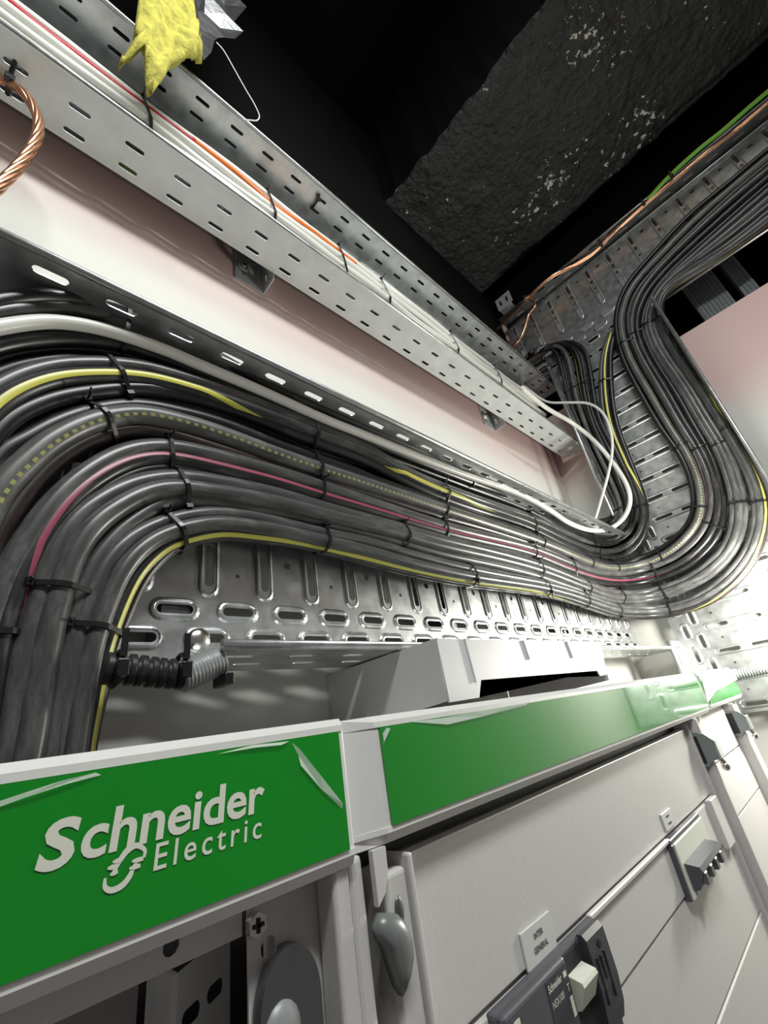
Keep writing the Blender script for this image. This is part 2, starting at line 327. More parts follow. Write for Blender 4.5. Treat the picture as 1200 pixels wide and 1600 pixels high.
# rough black beam: underside with uneven plaster
def beam():
    x0, x1, z0, z1, y0, y1 = 0.862, 1.50, 1.75, 2.30, -1.6, YW
    nx, ny = 64, 210; v = []; f = []
    rng = np.random.RandomState(3)
    def fld(s):
        g = rng.rand(ny // s + 3, nx // s + 3); yy = np.arange(ny + 1) / s; xx = np.arange(nx + 1) / s
        yi = yy.astype(int); xi = xx.astype(int); fy = (yy - yi)[:, None]; fx = (xx - xi)[None]
        return g[yi][:, xi] * (1 - fy) * (1 - fx) + g[yi + 1][:, xi] * fy * (1 - fx) + g[yi][:, xi + 1] * (1 - fy) * fx + g[yi + 1][:, xi + 1] * fy * fx
    h = 0.010 * fld(12) + 0.006 * fld(4) + 0.004 * fld(1); ex = 0.014 * fld(3)
    for j in range(ny + 1):
        for i in range(nx + 1):
            x = x0 + (x1 - x0) * i / nx; y = y0 + (y1 - y0) * j / ny; e = (i == 0) or (i == nx)
            v.append((x + (ex[j, i] - 0.008 if e else 0), y, z0 + h[j, i] + (0.008 if e else 0)))
    for j in range(ny):
        for i in range(nx):
            a = j * (nx + 1) + i; f.append((a, a + nx + 1, a + nx + 2, a + 1))
    b0 = len(v)
    for j in range(ny + 1): v.append((x0, y0 + (y1 - y0) * j / ny, z1)); v.append((x1, y0 + (y1 - y0) * j / ny, z1))
    for j in range(ny):
        f.append((j * (nx + 1), b0 + 2 * j, b0 + 2 * j + 2, (j + 1) * (nx + 1)))
        f.append((j * (nx + 1) + nx, (j + 1) * (nx + 1) + nx, b0 + 2 * j + 3, b0 + 2 * j + 1))
    o = mk('ceiling_beam', v, f, 'beam', smooth=True); o.data.materials.append(MT['black_paint'])
    for p in o.data.polygons[nx * ny:]: p.material_index = 1  # side faces in a deeper black, their shade put into the colour
    return o
tag(beam(), 'rough black plastered ceiling beam with pale flaked specks', 'beam', kind='structure')

# ------------------------------------------------------------------ cable trays
def slots_row(u0, pitch, count, v, L, W): return [(u0 + k * pitch, v, L, W, True, 0, 0, True) for k in range(count)]
def tray_pattern(U, V, u_ref, pitch=0.068):
    """edge rows of embossed ovals, long embossed cross grooves with slots in the middle, small round holes"""
    fe = []
    for k in range(-1, int(U / pitch) + 2):
        uc = u_ref + k * pitch; um = uc + pitch / 2
        for side in (0, 1):
            va = 0.032 if side == 0 else V - 0.032; vb = 0.061 if side == 0 else V - 0.061
            fe.append((uc, va, 0.036, 0.0095, True, 0.0075, 0.0028, True))
            fe.append((um, vb, 0.036, 0.0095, True, 0.0075, 0.0028, True))
        gl = V - 0.164
        fe.append((uc, V / 2, gl, 0.011, False, 0.0065, 0.0028,
                   [(0, -gl / 2 + 0.031, 0.050, 0.010), (0, 0.0, 0.052, 0.010), (0, gl / 2 - 0.031, 0.050, 0.010)]))
        fe.append((um, 0.104 + (0.022 if k % 2 else 0), 0.010 if k % 2 else 0.005, 0.010 if k % 2 else 0.005, True, 0, 0, True))
        fe.append((um, V - 0.110, 0.006, 0.006, True, 0, 0, True))
    return fe
def lip(parent, p0, p1, r=0.0042):
    return tube('rolled_lip', [p0, (np.array(p0) + np.array(p1)) / 2, p1], r, 'galv', parent, n_=8)

# wall tray
T = thing('wall_cable_tray', 'wide galvanised perforated tray fixed along the left wall, carrying the black cable bundles', 'cable tray')
U = LT['x1'] - LT['x0']; V = LT['z1'] - LT['z0']
plate('base', U, V, tray_pattern(U, V, (0.196 - LT['x0']) % 0.068), lambda u, v, w_: (LT['x0'] + u, LT['base'] - w_, LT['z0'] + v), 'galv', T, seg=7)
dp = LT['base'] - LT['lip']
fe = slots_row((0.0008 - LT['x0']) % 0.0618, 0.0618, int(U / 0.0618), 0.379 - LT['lip'], 0.030, 0.0085)
fe += slots_row((0.0008 - LT['x0']) % 0.0618 + 0.0, 0.0618, int(U / 0.0618), 0.412 - LT['lip'], 0.030, 0.0085)
plate('top_flange', U, dp, fe, lambda u, v, w_: (LT['x0'] + u, LT['lip'] + v, LT['z1'] - w_), 'galv', T)
XF0 = 0.167
fb = slots_row(0.03, 0.068, int((LT['x1'] - XF0) / 0.068), 0.028, 0.030, 0.008) + slots_row(0.055, 0.068, int((LT['x1'] - XF0) / 0.068), 0.062, 0.030, 0.008)
plate('bottom_flange', LT['x1'] - XF0, dp, fb, lambda u, v, w_: (XF0 + u, LT['lip'] + v, LT['z0'] + w_), 'galv', T)
lip(T, (LT['x0'], LT['lip'], LT['z1']), (LT['x1'], LT['lip'], LT['z1'])); lip(T, (XF0, LT['lip'], LT['z0'] + 0.003), (LT['x1'], LT['lip'], LT['z0'] + 0.003))
for k in range(5):
    sx = -0.3 + 0.45 * k
    box('standoff', sx, sx + 0.035, LT['base'] + 0.003, YW, LT['z0'] + 0.03, LT['z1'] - 0.03, 'steel_dark', T)
# small upper tray
T = thing('upper_cable_tray', 'narrow galvanised perforated tray on wall brackets, holding white, red and orange cables', 'cable tray')
U = UT['x1'] - UT['x0']; V = UT['z1'] - UT['z0']; dp = UT['base'] - UT['lip']; P_ = 0.0687
u0 = (-0.0168 - UT['x0']) % P_
plate('base', U, V, [],
      lambda u, v, w_: (UT['x0'] + u, UT['base'] - w_, UT['z0'] + v), 'galv_smooth_shaded', T)
fb = slots_row(u0, P_, int(U / P_), 0.411 - UT['lip'], 0.026, 0.0068) + slots_row((u0 + 0.0005), P_, int(U / P_), 0.445 - UT['lip'], 0.026, 0.0068)
plate('bottom_flange', U, dp, fb, lambda u, v, w_: (UT['x0'] + u, UT['lip'] + v, UT['z0'] + w_), 'galv_pale_lit', T)
plate('top_flange', U, dp, slots_row(u0 + 0.02, P_, int(U / P_), 0.024, 0.026, 0.0068) + slots_row(u0 + 0.02, P_, int(U / P_), 0.052, 0.026, 0.0068),
      lambda u, v, w_: (UT['x0'] + u, UT['lip'] + v, UT['z1'] - w_), 'galv', T)
lip(T, (UT['x0'], UT['lip'], UT['z0'] + 0.003), (UT['x1'], UT['lip'], UT['z0'] + 0.003), 0.0038); lip(T, (UT['x0'], UT['lip'], UT['z1']), (UT['x1'], UT['lip'], UT['z1']), 0.0038)
# rising tray on the end wall
T = thing('rising_cable_tray', 'galvanised ladder-slotted tray rising up the end wall beside the pink panel', 'cable tray')
U = VT['z1'] - VT['z0']; V = VT['y1'] - VT['y0']
plate('base', U, V, tray_pattern(U, V, 0.02), lambda u, v, w_: (VT['base'] - w_, VT['y0'] + v, VT['z0'] + u), 'galv', T, seg=5)
dp = VT['base'] - VT['lip']
for nm, yy in (('left_flange', VT['y1']), ('right_flange', VT['y0'])):
    for za, zb in (((VT['z0'], 0.105), (0.50, 1.15)) if nm == 'left_flange' else ((VT['z0'], 1.145),)):
        plate(nm, zb - za, dp, slots_row(0.03, 0.0618, int((zb - za) / 0.0618), 0.03, 0.03, 0.008), lambda u, v, w_, yy=yy, za=za: (VT['lip'] + v, yy + w_, za + u), 'galv', T)
        lip(T, (VT['lip'], yy, za), (VT['lip'], yy, zb), 0.0055)
# crossing tray
T = thing('crossing_cable_tray', 'galvanised tray crossing high on the end wall, packed with black cables', 'cable tray')
U = HT['y1'] - HT['y0']; V = HT['z1'] - HT['z0']
fe = []
for k in range(0, 20):
    uc = (HT['y1'] + 0.147) % 0.085 + 0.085 * k
    fe.append((uc, V - 0.113, 0.190, 0.011, False, 0.0065, 0.0028, [(0, -0.068, 0.046, 0.010), (0, -0.018, 0.016, 0.010), (0, 0.022, 0.020, 0.010), (0, 0.068, 0.046, 0.010)]))
    fe.append((uc + 0.0425, V - 0.040, 0.010 if k % 2 else 0.016, 0.010, True, 0, 0, True)); fe.append((uc + 0.0425, V - 0.13, 0.005, 0.005, True, 0, 0, True))
    fe.append((uc, 0.105, 0.040, 0.010, True, 0.0075, 0.0028, True)); fe.append((uc + 0.0425, 0.070, 0.040, 0.010, True, 0.0075, 0.0028, True)); fe.append((uc, 0.035, 0.040, 0.010, True, 0.0075, 0.0028, True))
plate('base', U, V, fe, lambda u, v, w_: (HT['base'] - w_, HT['y1'] - u, HT['z0'] + v), 'galv', T, seg=5)
dp = HT['base'] - HT['lip']
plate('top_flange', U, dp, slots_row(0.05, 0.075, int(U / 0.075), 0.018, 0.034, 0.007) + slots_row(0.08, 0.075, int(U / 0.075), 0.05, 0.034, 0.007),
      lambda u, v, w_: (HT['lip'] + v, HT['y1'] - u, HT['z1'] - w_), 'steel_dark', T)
lip(T, (1.546, -0.035, HT['z0']), (1.546, HT['y0'], HT['z0']), 0.006)
lip(T, (HT['base'] - 0.004, HT['y1'], HT['z1'] - 0.006), (HT['base'] - 0.004, HT['y0'], HT['z1'] - 0.006), 0.006)
lip(T, (HT['lip'], HT['y1'], HT['z1']), (HT['lip'], HT['y0'], HT['z1']), 0.003)

# wall brackets under the upper tray
def bracket(x0, label):
    B = thing('wall_bracket', label, 'bracket', group='brackets under the upper tray')
    plate('wall_plate', 0.060, 0.10, [(0.016, 0.03, 0.02, 0.007, False, 0, 0, True), (0.042, 0.03, 0.02, 0.007, False, 0, 0, True), (0.042, 0.066, 0.02, 0.007, False, 0, 0, True)],
          lambda u, v, w_: (x0 + u, YW - 0.002 - w_, 0.800 + v), 'galv_pale_lit', B)
    plate('arm_plate', 0.038, 0.10, [(0.012, 0.03, 0.02, 0.006, False, 0, 0, True), (0.027, 0.03, 0.02, 0.006, False, 0, 0, True)],
          lambda u, v, w_: (x0 + 0.060 + w_, YW - 0.002 - u, 0.800 + v), 'galv_pale_lit', B)
    wv = bmesh.new(); bmesh.ops.create_cone(wv, cap_ends=True, segments=20, radius1=0.012, radius2=0.010, depth=0.003)
    bmesh.ops.rotate(wv, verts=wv.verts[:], matrix=Matrix.Rotation(math.pi / 2, 3, 'X')); bmesh.ops.translate(wv, verts=wv.verts[:], vec=(x0 + 0.016, YW - 0.005, 0.842))
    wo = bm_obj('washer', wv, 'galv_pale_lit', B)
    sv = bmesh.new(); bmesh.ops.create_uvsphere(sv, u_segments=10, v_segments=6, radius=0.0055); bmesh.ops.scale(sv, verts=sv.verts[:], vec=(1, 0.6, 1)); bmesh.ops.translate(sv, verts=sv.verts[:], vec=(x0 + 0.016, YW - 0.008, 0.842))
    bm_obj('screw_head', sv, 'zinc', wo, True)
bracket(0.252, 'galvanised angle bracket under the left part of the upper tray')
bracket(1.075, 'galvanised angle bracket under the upper tray near the end wall')
pc = onX(785, 470, 1.52)
B = thing('perforated_tab', 'small perforated steel tab standing above the crossing tray by the beam', 'bracket')
plate('tab_plate', 0.075, 0.07, [(0.02, 0.035, 0.03, 0.009, False, 0, 0, True), (0.052, 0.035, 0.03, 0.009, False, 0, 0, True)],
      lambda u, v, w_: (1.53 - w_, float(pc[1]) + 0.035 - u, float(pc[2]) - 0.03 + v), 'galv_pale_lit', B)
box('foot', 1.53, XE, float(pc[1]) - 0.03, float(pc[1]) + 0.03, float(pc[2]) - 0.034, float(pc[2]) - 0.030, 'galv_pale_lit', B)

# ------------------------------------------------------------------ the cable bundles
CR = 0.10
def surf(x, y, off):
    """where the line of sight meets the tray surface (wall tray rounding into the rising tray), off = height above the sheet"""
    d = ray(x, y); Yk = LT['base'] - off; Xk = VT['base'] - off
    tY = Yk / d[1] if d[1] > 1e-6 else 1e9; tX = Xk / d[0] if d[0] > 1e-6 else 1e9
    t = min(tY, tX); p = d * t; cx, cy = Xk - CR, Yk - CR
    nrm = np.array([0, -1., 0]) if tY < tX else np.array([-1., 0, 0])
    if p[0] > cx and p[1] > cy:
        a = d[0] ** 2 + d[1] ** 2; b_ = -2 * (d[0] * cx + d[1] * cy); c = cx * cx + cy * cy - CR * CR
        disc = b_ * b_ - 4 * a * c
        if disc > 0:
            t = (-b_ + math.sqrt(disc)) / (2 * a); p = d * t; nrm = np.array([cx - p[0], cy - p[1], 0]) / CR
    return p, nrm

BUN = {}
BUN['A'] = [(-60,482,-60,612),(0,468,0,582),(60,464,60,570),(120,470,120,565),(190,487,190,572),(250,512,250,592),(300,537,300,610),(400,590,400,645),(505,638,505,676),(560,662,560,697),(660,706,660,735),(735,737,735,764),(810,765,810,791),(860,793,860,816),(890,815,885,834),(922,832,920,848),(950,830,953,851),(973,812,986,838),(970,792,1000,812),(957,765,992,775),(938,724,975,732),(918,684,952,690),(902,642,932,650),(890,604,926,605),(885,572,921,572),(882,550,920,548),(871,535,908,530),(850,537,880,529),(832,552,852,547)]
BUN['B'] = [(-70,655,-50,745),(0,600,0,665),(75,572,75,625),(150,568,150,612),(225,575,225,608),(300,596,300,622),(392,628,385,648),(487,663,480,686),(580,702,578,722),(622,730,620,746),(692,760,685,776),(760,785,760,802),(825,806,825,823),(875,829,872,848),(922,850,920,868),(955,852,960,878),(985,835,994,862),(1000,808,1012,830),(1001,793,1013,800),(988,755,1000,758),(966,712,980,710),(946,665,962,662),(939,620,955,618),(938,575,953,575),(942,545,952,543),(952,520,960,522)]
BUN['C'] = [(-45,790,-30,900),(0,712,0,822),(37,690,37,772),(75,665,75,730),(125,645,125,697),(162,637,162,682),(212,632,220,672),(280,645,280,685),(355,667,355,707),(430,698,430,728),(480,715,485,745),(580,750,580,772),(672,780,678,805),(760,812,760,828),(835,838,835,852),(875,853,872,868),(912,870,908,884),(955,884,950,898),(1000,874,1003,890),(1030,862,1034,880),(1062,838,1068,856),(1082,812,1098,822),(1087,795,1105,800),(1084,760,1104,768),(1072,728,1096,735),(1057,700,1082,702),(1043,686,1069,684),(1022,655,1052,652),(997,610,1030,610),(976,572,1005,574),(966,542,988,535),(960,510,980,512),(963,478,982,482),(973,452,990,458),(988,432,1005,440),(1014,405,1030,413),(1072,342,1090,352),(1138,287,1150,297),(1212,224,1220,240),(1262,187,1265,208)]
BUN['D'] = [(-60,1230,-20,1230),(-25,1010,15,1010),(0,930,40,935),(15,892,52,900),(50,830,80,850),(87,780,115,810),(125,745,150,775),(175,712,190,750),(212,700,220,737),(265,698,265,731),(355,719,355,748),(430,740,430,765),(500,762,500,787),(580,787,580,810),(690,821,690,843),(760,838,760,858),(830,855,830,874),(890,880,885,897),(940,897,935,911),(975,898,975,914),(1020,887,1024,905),(1052,875,1060,894),(1085,850,1098,866),(1106,820,1127,832),(1115,778,1132,789),(1104,735,1123,742),(1089,704,1108,702),(1070,676,1092,676),(1052,648,1076,648),(1032,610,1056,612),(1008,572,1030,576),(990,535,1006,533),(984,512,1000,512),(988,482,1004,486),(996,460,1012,466),(1012,440,1026,446),(1036,412,1050,420),(1096,355,1112,365),(1155,302,1170,315),(1225,245,1230,265),(1270,212,1275,232)]
BUN['E'] = [(-18,1300,55,1300),(2,1200,75,1195),(15,1150,84,1150),(30,1075,95,1080),(50,987,112,1000),(70,925,125,935),(74,905,140,892),(87,862,160,862),(112,820,178,838),(150,787,200,817),(200,758,240,790),(237,748,260,781),(282,744,282,780),(355,756,355,788),(430,772,430,800),(505,795,505,818),(580,815,580,836),(630,828,625,848),(690,845,690,866),(760,860,760,880),(837,880,837,898),(880,896,875,912),(915,911,912,924),(965,928,962,941),(1000,926,1000,940),(1034,919,1034,934),(1085,898,1088,914),(1127,863,1138,878),(1144,831,1161,833),(1147,789,1166,790),(1136,742,1153,742),(1119,697,1134,695),(1104,676,1118,672),(1086,648,1100,645),(1066,610,1080,608),(1038,572,1050,570),(1012,532,1024,526),(1004,510,1016,505),(1008,484,1020,482),(1016,466,1026,462),(1030,448,1038,445),(1054,424,1064,424),(1116,370,1130,378),(1175,320,1188,332),(1235,270,1240,290),(1280,238,1285,255)]
BUN['F'] = [(85,1300,120,1300),(100,1190,133,1185),(110,1090,150,1100),(117,1020,165,1030),(127,970,182,978),(145,917,204,922),(162,880,220,892),(200,840,250,862),(250,815,272,849),(290,806,300,840),(330,801,342,832),(380,806,380,836),(455,823,455,846),(505,835,505,858),(580,849,575,876),(635,865,630,890),(735,889,725,909),(847,910,842,924),(910,928,905,941),(962,948,958,961),(1000,951,1000,965),(1047,949,1050,961),(1085,936,1106,944),(1127,908,1149,914),(1161,870,1181,874),(1178,831,1196,831),(1181,789,1199,788),(1170,746,1190,760),(1149,704,1166,715),(1130,672,1146,682),(1112,642,1126,650),(1092,608,1104,612),(1060,565,1072,570),(1034,520,1046,524),(1022,500,1034,502),(1022,480,1030,480),(1028,460,1034,464),(1042,444,1046,452),(1068,426,1072,436),(1134,385,1140,395),(1192,338,1198,352),(1243,296,1248,315),(1288,260,1293,280)]
R0 = 0.0088
# bundle -> list of (t, height above sheet on the wall tray, t and height on the rising tray, radius, material, wording)
SPEC = {
 'A': [(0.00, .060, -.22, .030, .0080, 'c_plain', 'topmost black cable, tight under the top flange of the wall tray'),
       (0.13, .056, .12, .036, .0080, 'c_dusty', 'black cable just above the white cable on the wall tray'),
       (0.32, .030, -.05, .016, .0080, 'c_plain', 'black cable hidden behind the white cable on the wall tray'),
       (0.58, .052, .55, .036, .0085, 'c_plain', 'black cable just below the white cable on the wall tray'),
       (0.80, .040, .78, .030, .0085, 'c_plain', 'shaded black cable, second below the white cable'),
       (1.00, .038, 1.0, .034, .0085, 'c_plain', 'shaded black cable just above the solid-yellow-striped bundle'),
       (0.45, .020, .42, .016, .0080, 'c_thin', 'thin-striped black cable at the left of the rising tray, by its left rail'),
       (0.90, .018, .90, .014, .0080, 'c_plain', 'black cable at the back of the shaded top bundle')],
 'B': [(0.00, .052, .0, .034, .0085, 'c_dusty', 'dusty black cable above the solid-yellow-striped cable'),
       (0.48, .056, .5, .040, .0090, 'c_yellow', 'black cable with a solid yellow stripe in the upper bundle'),
       (1.00, .050, 1.0, .034, .0088, 'c_plain', 'plain black cable below the solid-yellow-striped cable'),
       (0.70, .026, .75, .014, .0085, 'c_plain', 'black cable behind the solid-yellow-striped bundle'),
       (1.45, .030, .30, .014, .0085, 'c_plain', 'shaded black cable in the gap below the solid-yellow-striped bundle')],
 'C': [(0.00, .046, .0, .034, .0088, 'c_plain', 'black cable above the thick grey dashed-yellow cable'),
       (0.42, .054, .5, .040, .0112, 'c_dash', 'thick dusty grey cable with a dashed yellow line of print'),
       (1.00, .046, 1.0, .034, .0090, 'c_brown', 'brownish black cable below the thick dashed-yellow cable'),
       (-0.32, .026, .05, .014, .0085, 'c_plain', 'shaded black cable in the gap above the dashed-yellow bundle'),
       (0.20, .020, .25, .014, .0085, 'c_plain', 'black cable behind the upper side of the dashed-yellow bundle'),
       (0.75, .020, .75, .014, .0085, 'c_plain', 'black cable behind the lower side of the dashed-yellow bundle')],
 'D': [(0.00, .052, .0, .036, .0098, 'c_dusty', 'dusty grey-black cable above the pink-striped cable'),
       (0.52, .052, .5, .040, .0088, 'c_pink', 'black cable with a pink stripe'),
       (1.00, .046, 1.0, .034, .0088, 'c_plain', 'plain black cable below the pink-striped cable'),
       (0.30, .022, .3, .014, .0085, 'c_plain', 'black cable behind the upper side of the pink-striped bundle'),
       (0.80, .020, .8, .014, .0085, 'c_thin', 'thin-striped black cable behind the pink-striped bundle')],
 'E': [(0.00, .052, .0, .036, .0095, 'c_dusty', 'dusty grey cable, first of the bundle without stripes'),
       (0.46, .056, .5, .040, .0098, 'c_dusty', 'dusty grey cable, middle of the bundle without stripes'),
       (1.00, .048, 1.0, .034, .0088, 'c_dusty', 'dusty black cable, last of the bundle without stripes'),
       (0.25, .022, .25, .014, .0085, 'c_plain', 'black cable at the back of the bundle without stripes'),
       (0.80, .022, .75, .014, .0085, 'c_thin', 'thin-striped black cable at the back of the bundle without stripes')],
 'F': [(0.00, .050, .0, .036, .0078, 'c_dusty', 'dusty black cable along the upper side of the lowest bundle'),
       (0.50, .054, .40, .040, .0082, 'c_dusty', 'dusty grey cable in the middle of the lowest bundle'),
       (0.92, .046, .85, .036, .0070, 'c_yellow2', 'yellow-striped black cable along the lower side of the lowest bundle'),
       (1.10, .034, 1.1, .026, .0062, 'c_brown', 'thin mauve-brown cable at the very bottom of the lowest bundle'),
       (0.30, .022, .3, .014, .0078, 'c_plain', 'black cable at the back of the lowest bundle')],
}
TW = {('B', 1): ((0, 0), (.28, 0), (.35, 100), (.47, 100), (.50, 10), (.57, 20), (.62, 120), (.8, 120), (.85, 0), (1, 0)),
      ('D', 1): ((0, 110), (.12, 80), (.17, 20), (.22, 0), (.55, 0), (.60, 60), (.64, 140), (1, 140)), ('F', 2): ((0, 10), (.48, 0), (.52, 90), (.58, 90), (.62, 0), (.66, -10), (.70, 10), (.74, 90), (.76, 10), (.80, 90), (1, 90)),
      ('C', 1): ((0, 0), (.72, 0), (.78, 120), (1, 120))}
BN = {'A': 'black cables of the shaded top bundle', 'B': 'black cables of the yellow-striped bundle', 'C': 'cables of the dashed-yellow bundle',
      'D': 'cables of the pink-striped bundle', 'E': 'cables of the plain grey bundle', 'F': 'cables of the lowest bundle'}
CAB = {}
for bn, stn in BUN.items():
    st = np.array(stn, float)
    mid = (st[:, :2] + st[:, 2:]) / 2; seg = np.linalg.norm(np.diff(mid, axis=0), axis=1)
    per = [max(2, int(round(s / 11))) for s in seg]
    D = catmull(st, per)
    for it in range(3):
        Q = D.copy(); Q[1:-1] = 0.25 * D[:-2] + 0.5 * D[1:-1] + 0.25 * D[2:]; D = Q
    CAB[bn] = []
    for ci, (tL, oL, tR, oR, r, m_, lab) in enumerate(SPEC[bn]):
        ph = random.uniform(0, 6.28); pts = []; nr = []; px = []
        for i, s in enumerate(D):
            mx_ = (s[0] + s[2]) / 2; my_ = (s[1] + s[3]) / 2
            k = min(1, max(0, (mx_ - 880) / 140)) if i > len(D) * 0.35 else 0.0
            k = k * k * (3 - 2 * k)
            if bn in 'AB' and i > len(D) * 0.6: k = 1.0
            t = tL + (tR - tL) * k; off = oL + (oR - oL) * k
            t += 0.05 * math.sin(i * 0.11 + ph)
            p, nm = surf(s[0] + (s[2] - s[0]) * t, s[1] + (s[3] - s[1]) * t, off); pts.append(p); nr.append(nm)
        P = smooth_path(np.array(pts), 5); Nn = smooth_path(np.array(nr), 8); Nt = Nn
        if (bn, ci) in TW:                                   # the jacket twists, so its stripe comes and goes
            kk = np.array(TW[(bn, ci)], float); an = np.radians(np.interp(np.linspace(0, 1, len(P)), kk[:, 0], kk[:, 1]))
            Tg = np.gradient(P, axis=0); Tg /= np.linalg.norm(Tg, axis=1)[:, None]
            Nt = np.array([Nn[i] * math.cos(an[i]) + np.cross(Tg[i], Nn[i]) * math.sin(an[i]) for i in range(len(P))])
        o = tube('power_cable', P, r, m_, None, 12, Nt)
        tag(o, lab, 'cable', BN[bn]); CAB[bn].append((P, r, Nn))

# ------------------------------------------------------------------ cable ties
def hull2d(pts):
    pts = sorted(map(tuple, pts))
    def half(ps):
        h = []
        for p in ps:
            while len(h) >= 2 and (h[-1][0] - h[-2][0]) * (p[1] - h[-2][1]) - (h[-1][1] - h[-2][1]) * (p[0] - h[-2][0]) <= 0: h.pop()
            h.append(p)
        return h
    a = half(pts); b_ = half(pts[::-1]); return np.array(a[:-1] + b_[:-1])
def cable_tie(members, px, label, group='black cable ties on the bundles', width=0.0042, tilt=0.0, head=True):
    P0 = members[0][0]; q = np.array([proj(p) for p in P0]); i0 = int(np.argmin(np.linalg.norm(q - np.array(px), axis=1))); i0 = min(max(i0, 1), len(P0) - 2)
    T_ = P0[i0 + 1] - P0[i0 - 1]; T_ /= np.linalg.norm(T_); c0 = P0[i0]; nrm = members[0][2][i0]
    a = nrm - T_ * (nrm @ T_); a /= np.linalg.norm(a); b_ = np.cross(T_, a); pts = []; hi = None
    for (P, r, _) in members:
        j = int(np.argmin(np.abs((P - c0) @ T_) + 0.6 * np.linalg.norm(P - c0, axis=1))); d = P[j] - c0; ca, cb = d @ a, d @ b_
        for k in range(14):
            th = 2 * math.pi * k / 14; pts.append((ca + (r + 0.0012) * math.cos(th), cb + (r + 0.0012) * math.sin(th)))
    H = hull2d(pts); n_ = len(H); cen = H.mean(axis=0)
    v = []; f = []
    for s, e in ((-0.5, 0), (0.5, 0), (0.5, 0.0013), (-0.5, 0.0013)):
        for h in H:
            d = h - cen; d = d / (np.linalg.norm(d) + 1e-9); hh = h + d * e
            v.append(c0 + a * hh[0] + b_ * hh[1] + T_ * (s * width + tilt * hh[1]))
    for L_ in range(4):
        for k in range(n_):
            f.append((L_ * n_ + k, L_ * n_ + (k + 1) % n_, ((L_ + 1) % 4) * n_ + (k + 1) % n_, ((L_ + 1) % 4) * n_ + k))
    Tn = thing('cable_tie', label, 'cable tie', group=group); mk('strap', v, f, 'tie', Tn)
    if head:
        k = int(np.argmax(H[:, 0] * 0.7 + H[:, 1] * random.choice([-1, -0.6, 0.8]))); h = H[k]; d = h - cen; d /= np.linalg.norm(d)
        o = c0 + a * h[0] + b_ * h[1] + T_ * tilt * h[1]; nd = a * d[0] + b_ * d[1]; sd = np.cross(T_, nd)
        vv = []
        for x in (-0.5, 0.5):
            for y in (-0.5, 0.5):
                for z in (0, 1): vv.append(o + T_ * x * 0.0062 + sd * y * 0.0072 + nd * (0.0002 + z * 0.0046))
        mk('head', vv, [(0, 1, 3, 2), (4, 6, 7, 5), (0, 4, 5, 1), (2, 3, 7, 6), (0, 2, 6, 4), (1, 5, 7, 3)], 'tie', Tn)
        t0 = o + nd * 0.0025; L_ = random.uniform(0.006, 0.014)
        tube('tail', [t0 + sd * 0.003, t0 + sd * (0.003 + L_ * 0.5) + nd * 0.001, t0 + sd * (0.003 + L_) + nd * 0.004], 0.0011, 'tie', Tn, n_=5)
BW = {'A': 'the shaded top bundle', 'B': 'the solid-yellow-striped bundle', 'C': 'the dashed-yellow bundle', 'D': 'the pink-striped bundle', 'E': 'the plain grey bundle', 'F': 'the lowest bundle'}
TIES = {
 'A': [((190, 500), 'on the wall tray at its left bend', 4), ((735, 745), 'midway along the wall tray', 5), ((905, 828), 'at the right end of the wall tray', 6), ((985, 795), 'at the foot of the rising tray', 6), ((892, 615), 'below its top bend', 6)],
 'B': [((168, 575), 'over the crest of its left bend', 3), ((487, 668), 'below the white cable, first along the straight run', 3), ((692, 765), 'midway along the straight run', 3), ((825, 812), 'towards the right end of the straight run', 3), ((922, 852), 'where it turns into the corner', 4), ((1001, 795), 'at the foot of the rising tray', 4), ((940, 600), 'high on the rising tray', 4)],
 'C': [((140, 645), 'over the crest of its left bend', 3), ((485, 718), 'first along the straight run', 3), ((680, 787), 'midway along the straight run', 3), ((835, 840), 'towards the right end of the straight run', 3), ((912, 873), 'where it starts to dip into the corner', 4), ((953, 885), 'at the bottom of its dip in the corner', 4), ((1031, 865), 'just past the corner', 5), ((1090, 797), 'at the foot of the rising tray', 5), ((1060, 704), 'midway up the rising tray', 5), ((966, 540), 'at the top of the rising tray', 5)],
 'D': [((268, 700), 'over the crest of its left bend', 3), ((500, 765), 'first along the straight run', 3), ((690, 825), 'midway along the straight run', 3), ((830, 858), 'towards the right end of the straight run', 3), ((890, 882), 'where it starts to dip into the corner', 4), ((1020, 889), 'just past the corner', 5), ((1112, 826), 'at the foot of the rising tray', 5), ((1090, 704), 'midway up the rising tray', 5), ((988, 522), 'at the top of the rising tray', 5), ((8, 1000), 'at the left edge, above the header', 3)],
 'E': [((282, 748), 'over the crest of its left bend', 3), ((74, 917), 'on its vertical run above the green panel', 3), ((628, 832), 'midway along the straight run', 3), ((840, 883), 'towards the right end of the straight run', 3), ((915, 911), 'where it starts to dip into the corner', 4), ((963, 930), 'at the lowest point of the corner', 4), ((1035, 921), 'just past the corner', 5), ((1147, 790), 'at the foot of the rising tray', 5), ((1119, 696), 'midway up the rising tray', 5), ((1005, 513), 'at the top of the rising tray', 5)],
 'F': [((262, 813), 'over the crest of its left bend', 3), ((128, 983), 'on its vertical run above the green panel', 3), ((507, 838), 'first along the straight run', 4), ((735, 892), 'midway along the straight run', 4), ((847, 912), 'towards the right end of the straight run', 4), ((907, 929), 'where it starts to dip into the corner', 4), ((960, 949), 'at the bottom of its dip in the corner', 4), ((1048, 950), 'just past the corner', 5), ((1181, 789), 'at the foot of the rising tray', 5), ((1130, 676), 'midway up the rising tray', 5), ((1022, 503), 'at the top of the rising tray', 5)],
}
for bn, L in TIES.items():
    for px, wh, k in L: cable_tie(CAB[bn][:k], px, 'black cable tie around %s %s' % (BW[bn], wh), tilt=random.uniform(-0.12, 0.12))

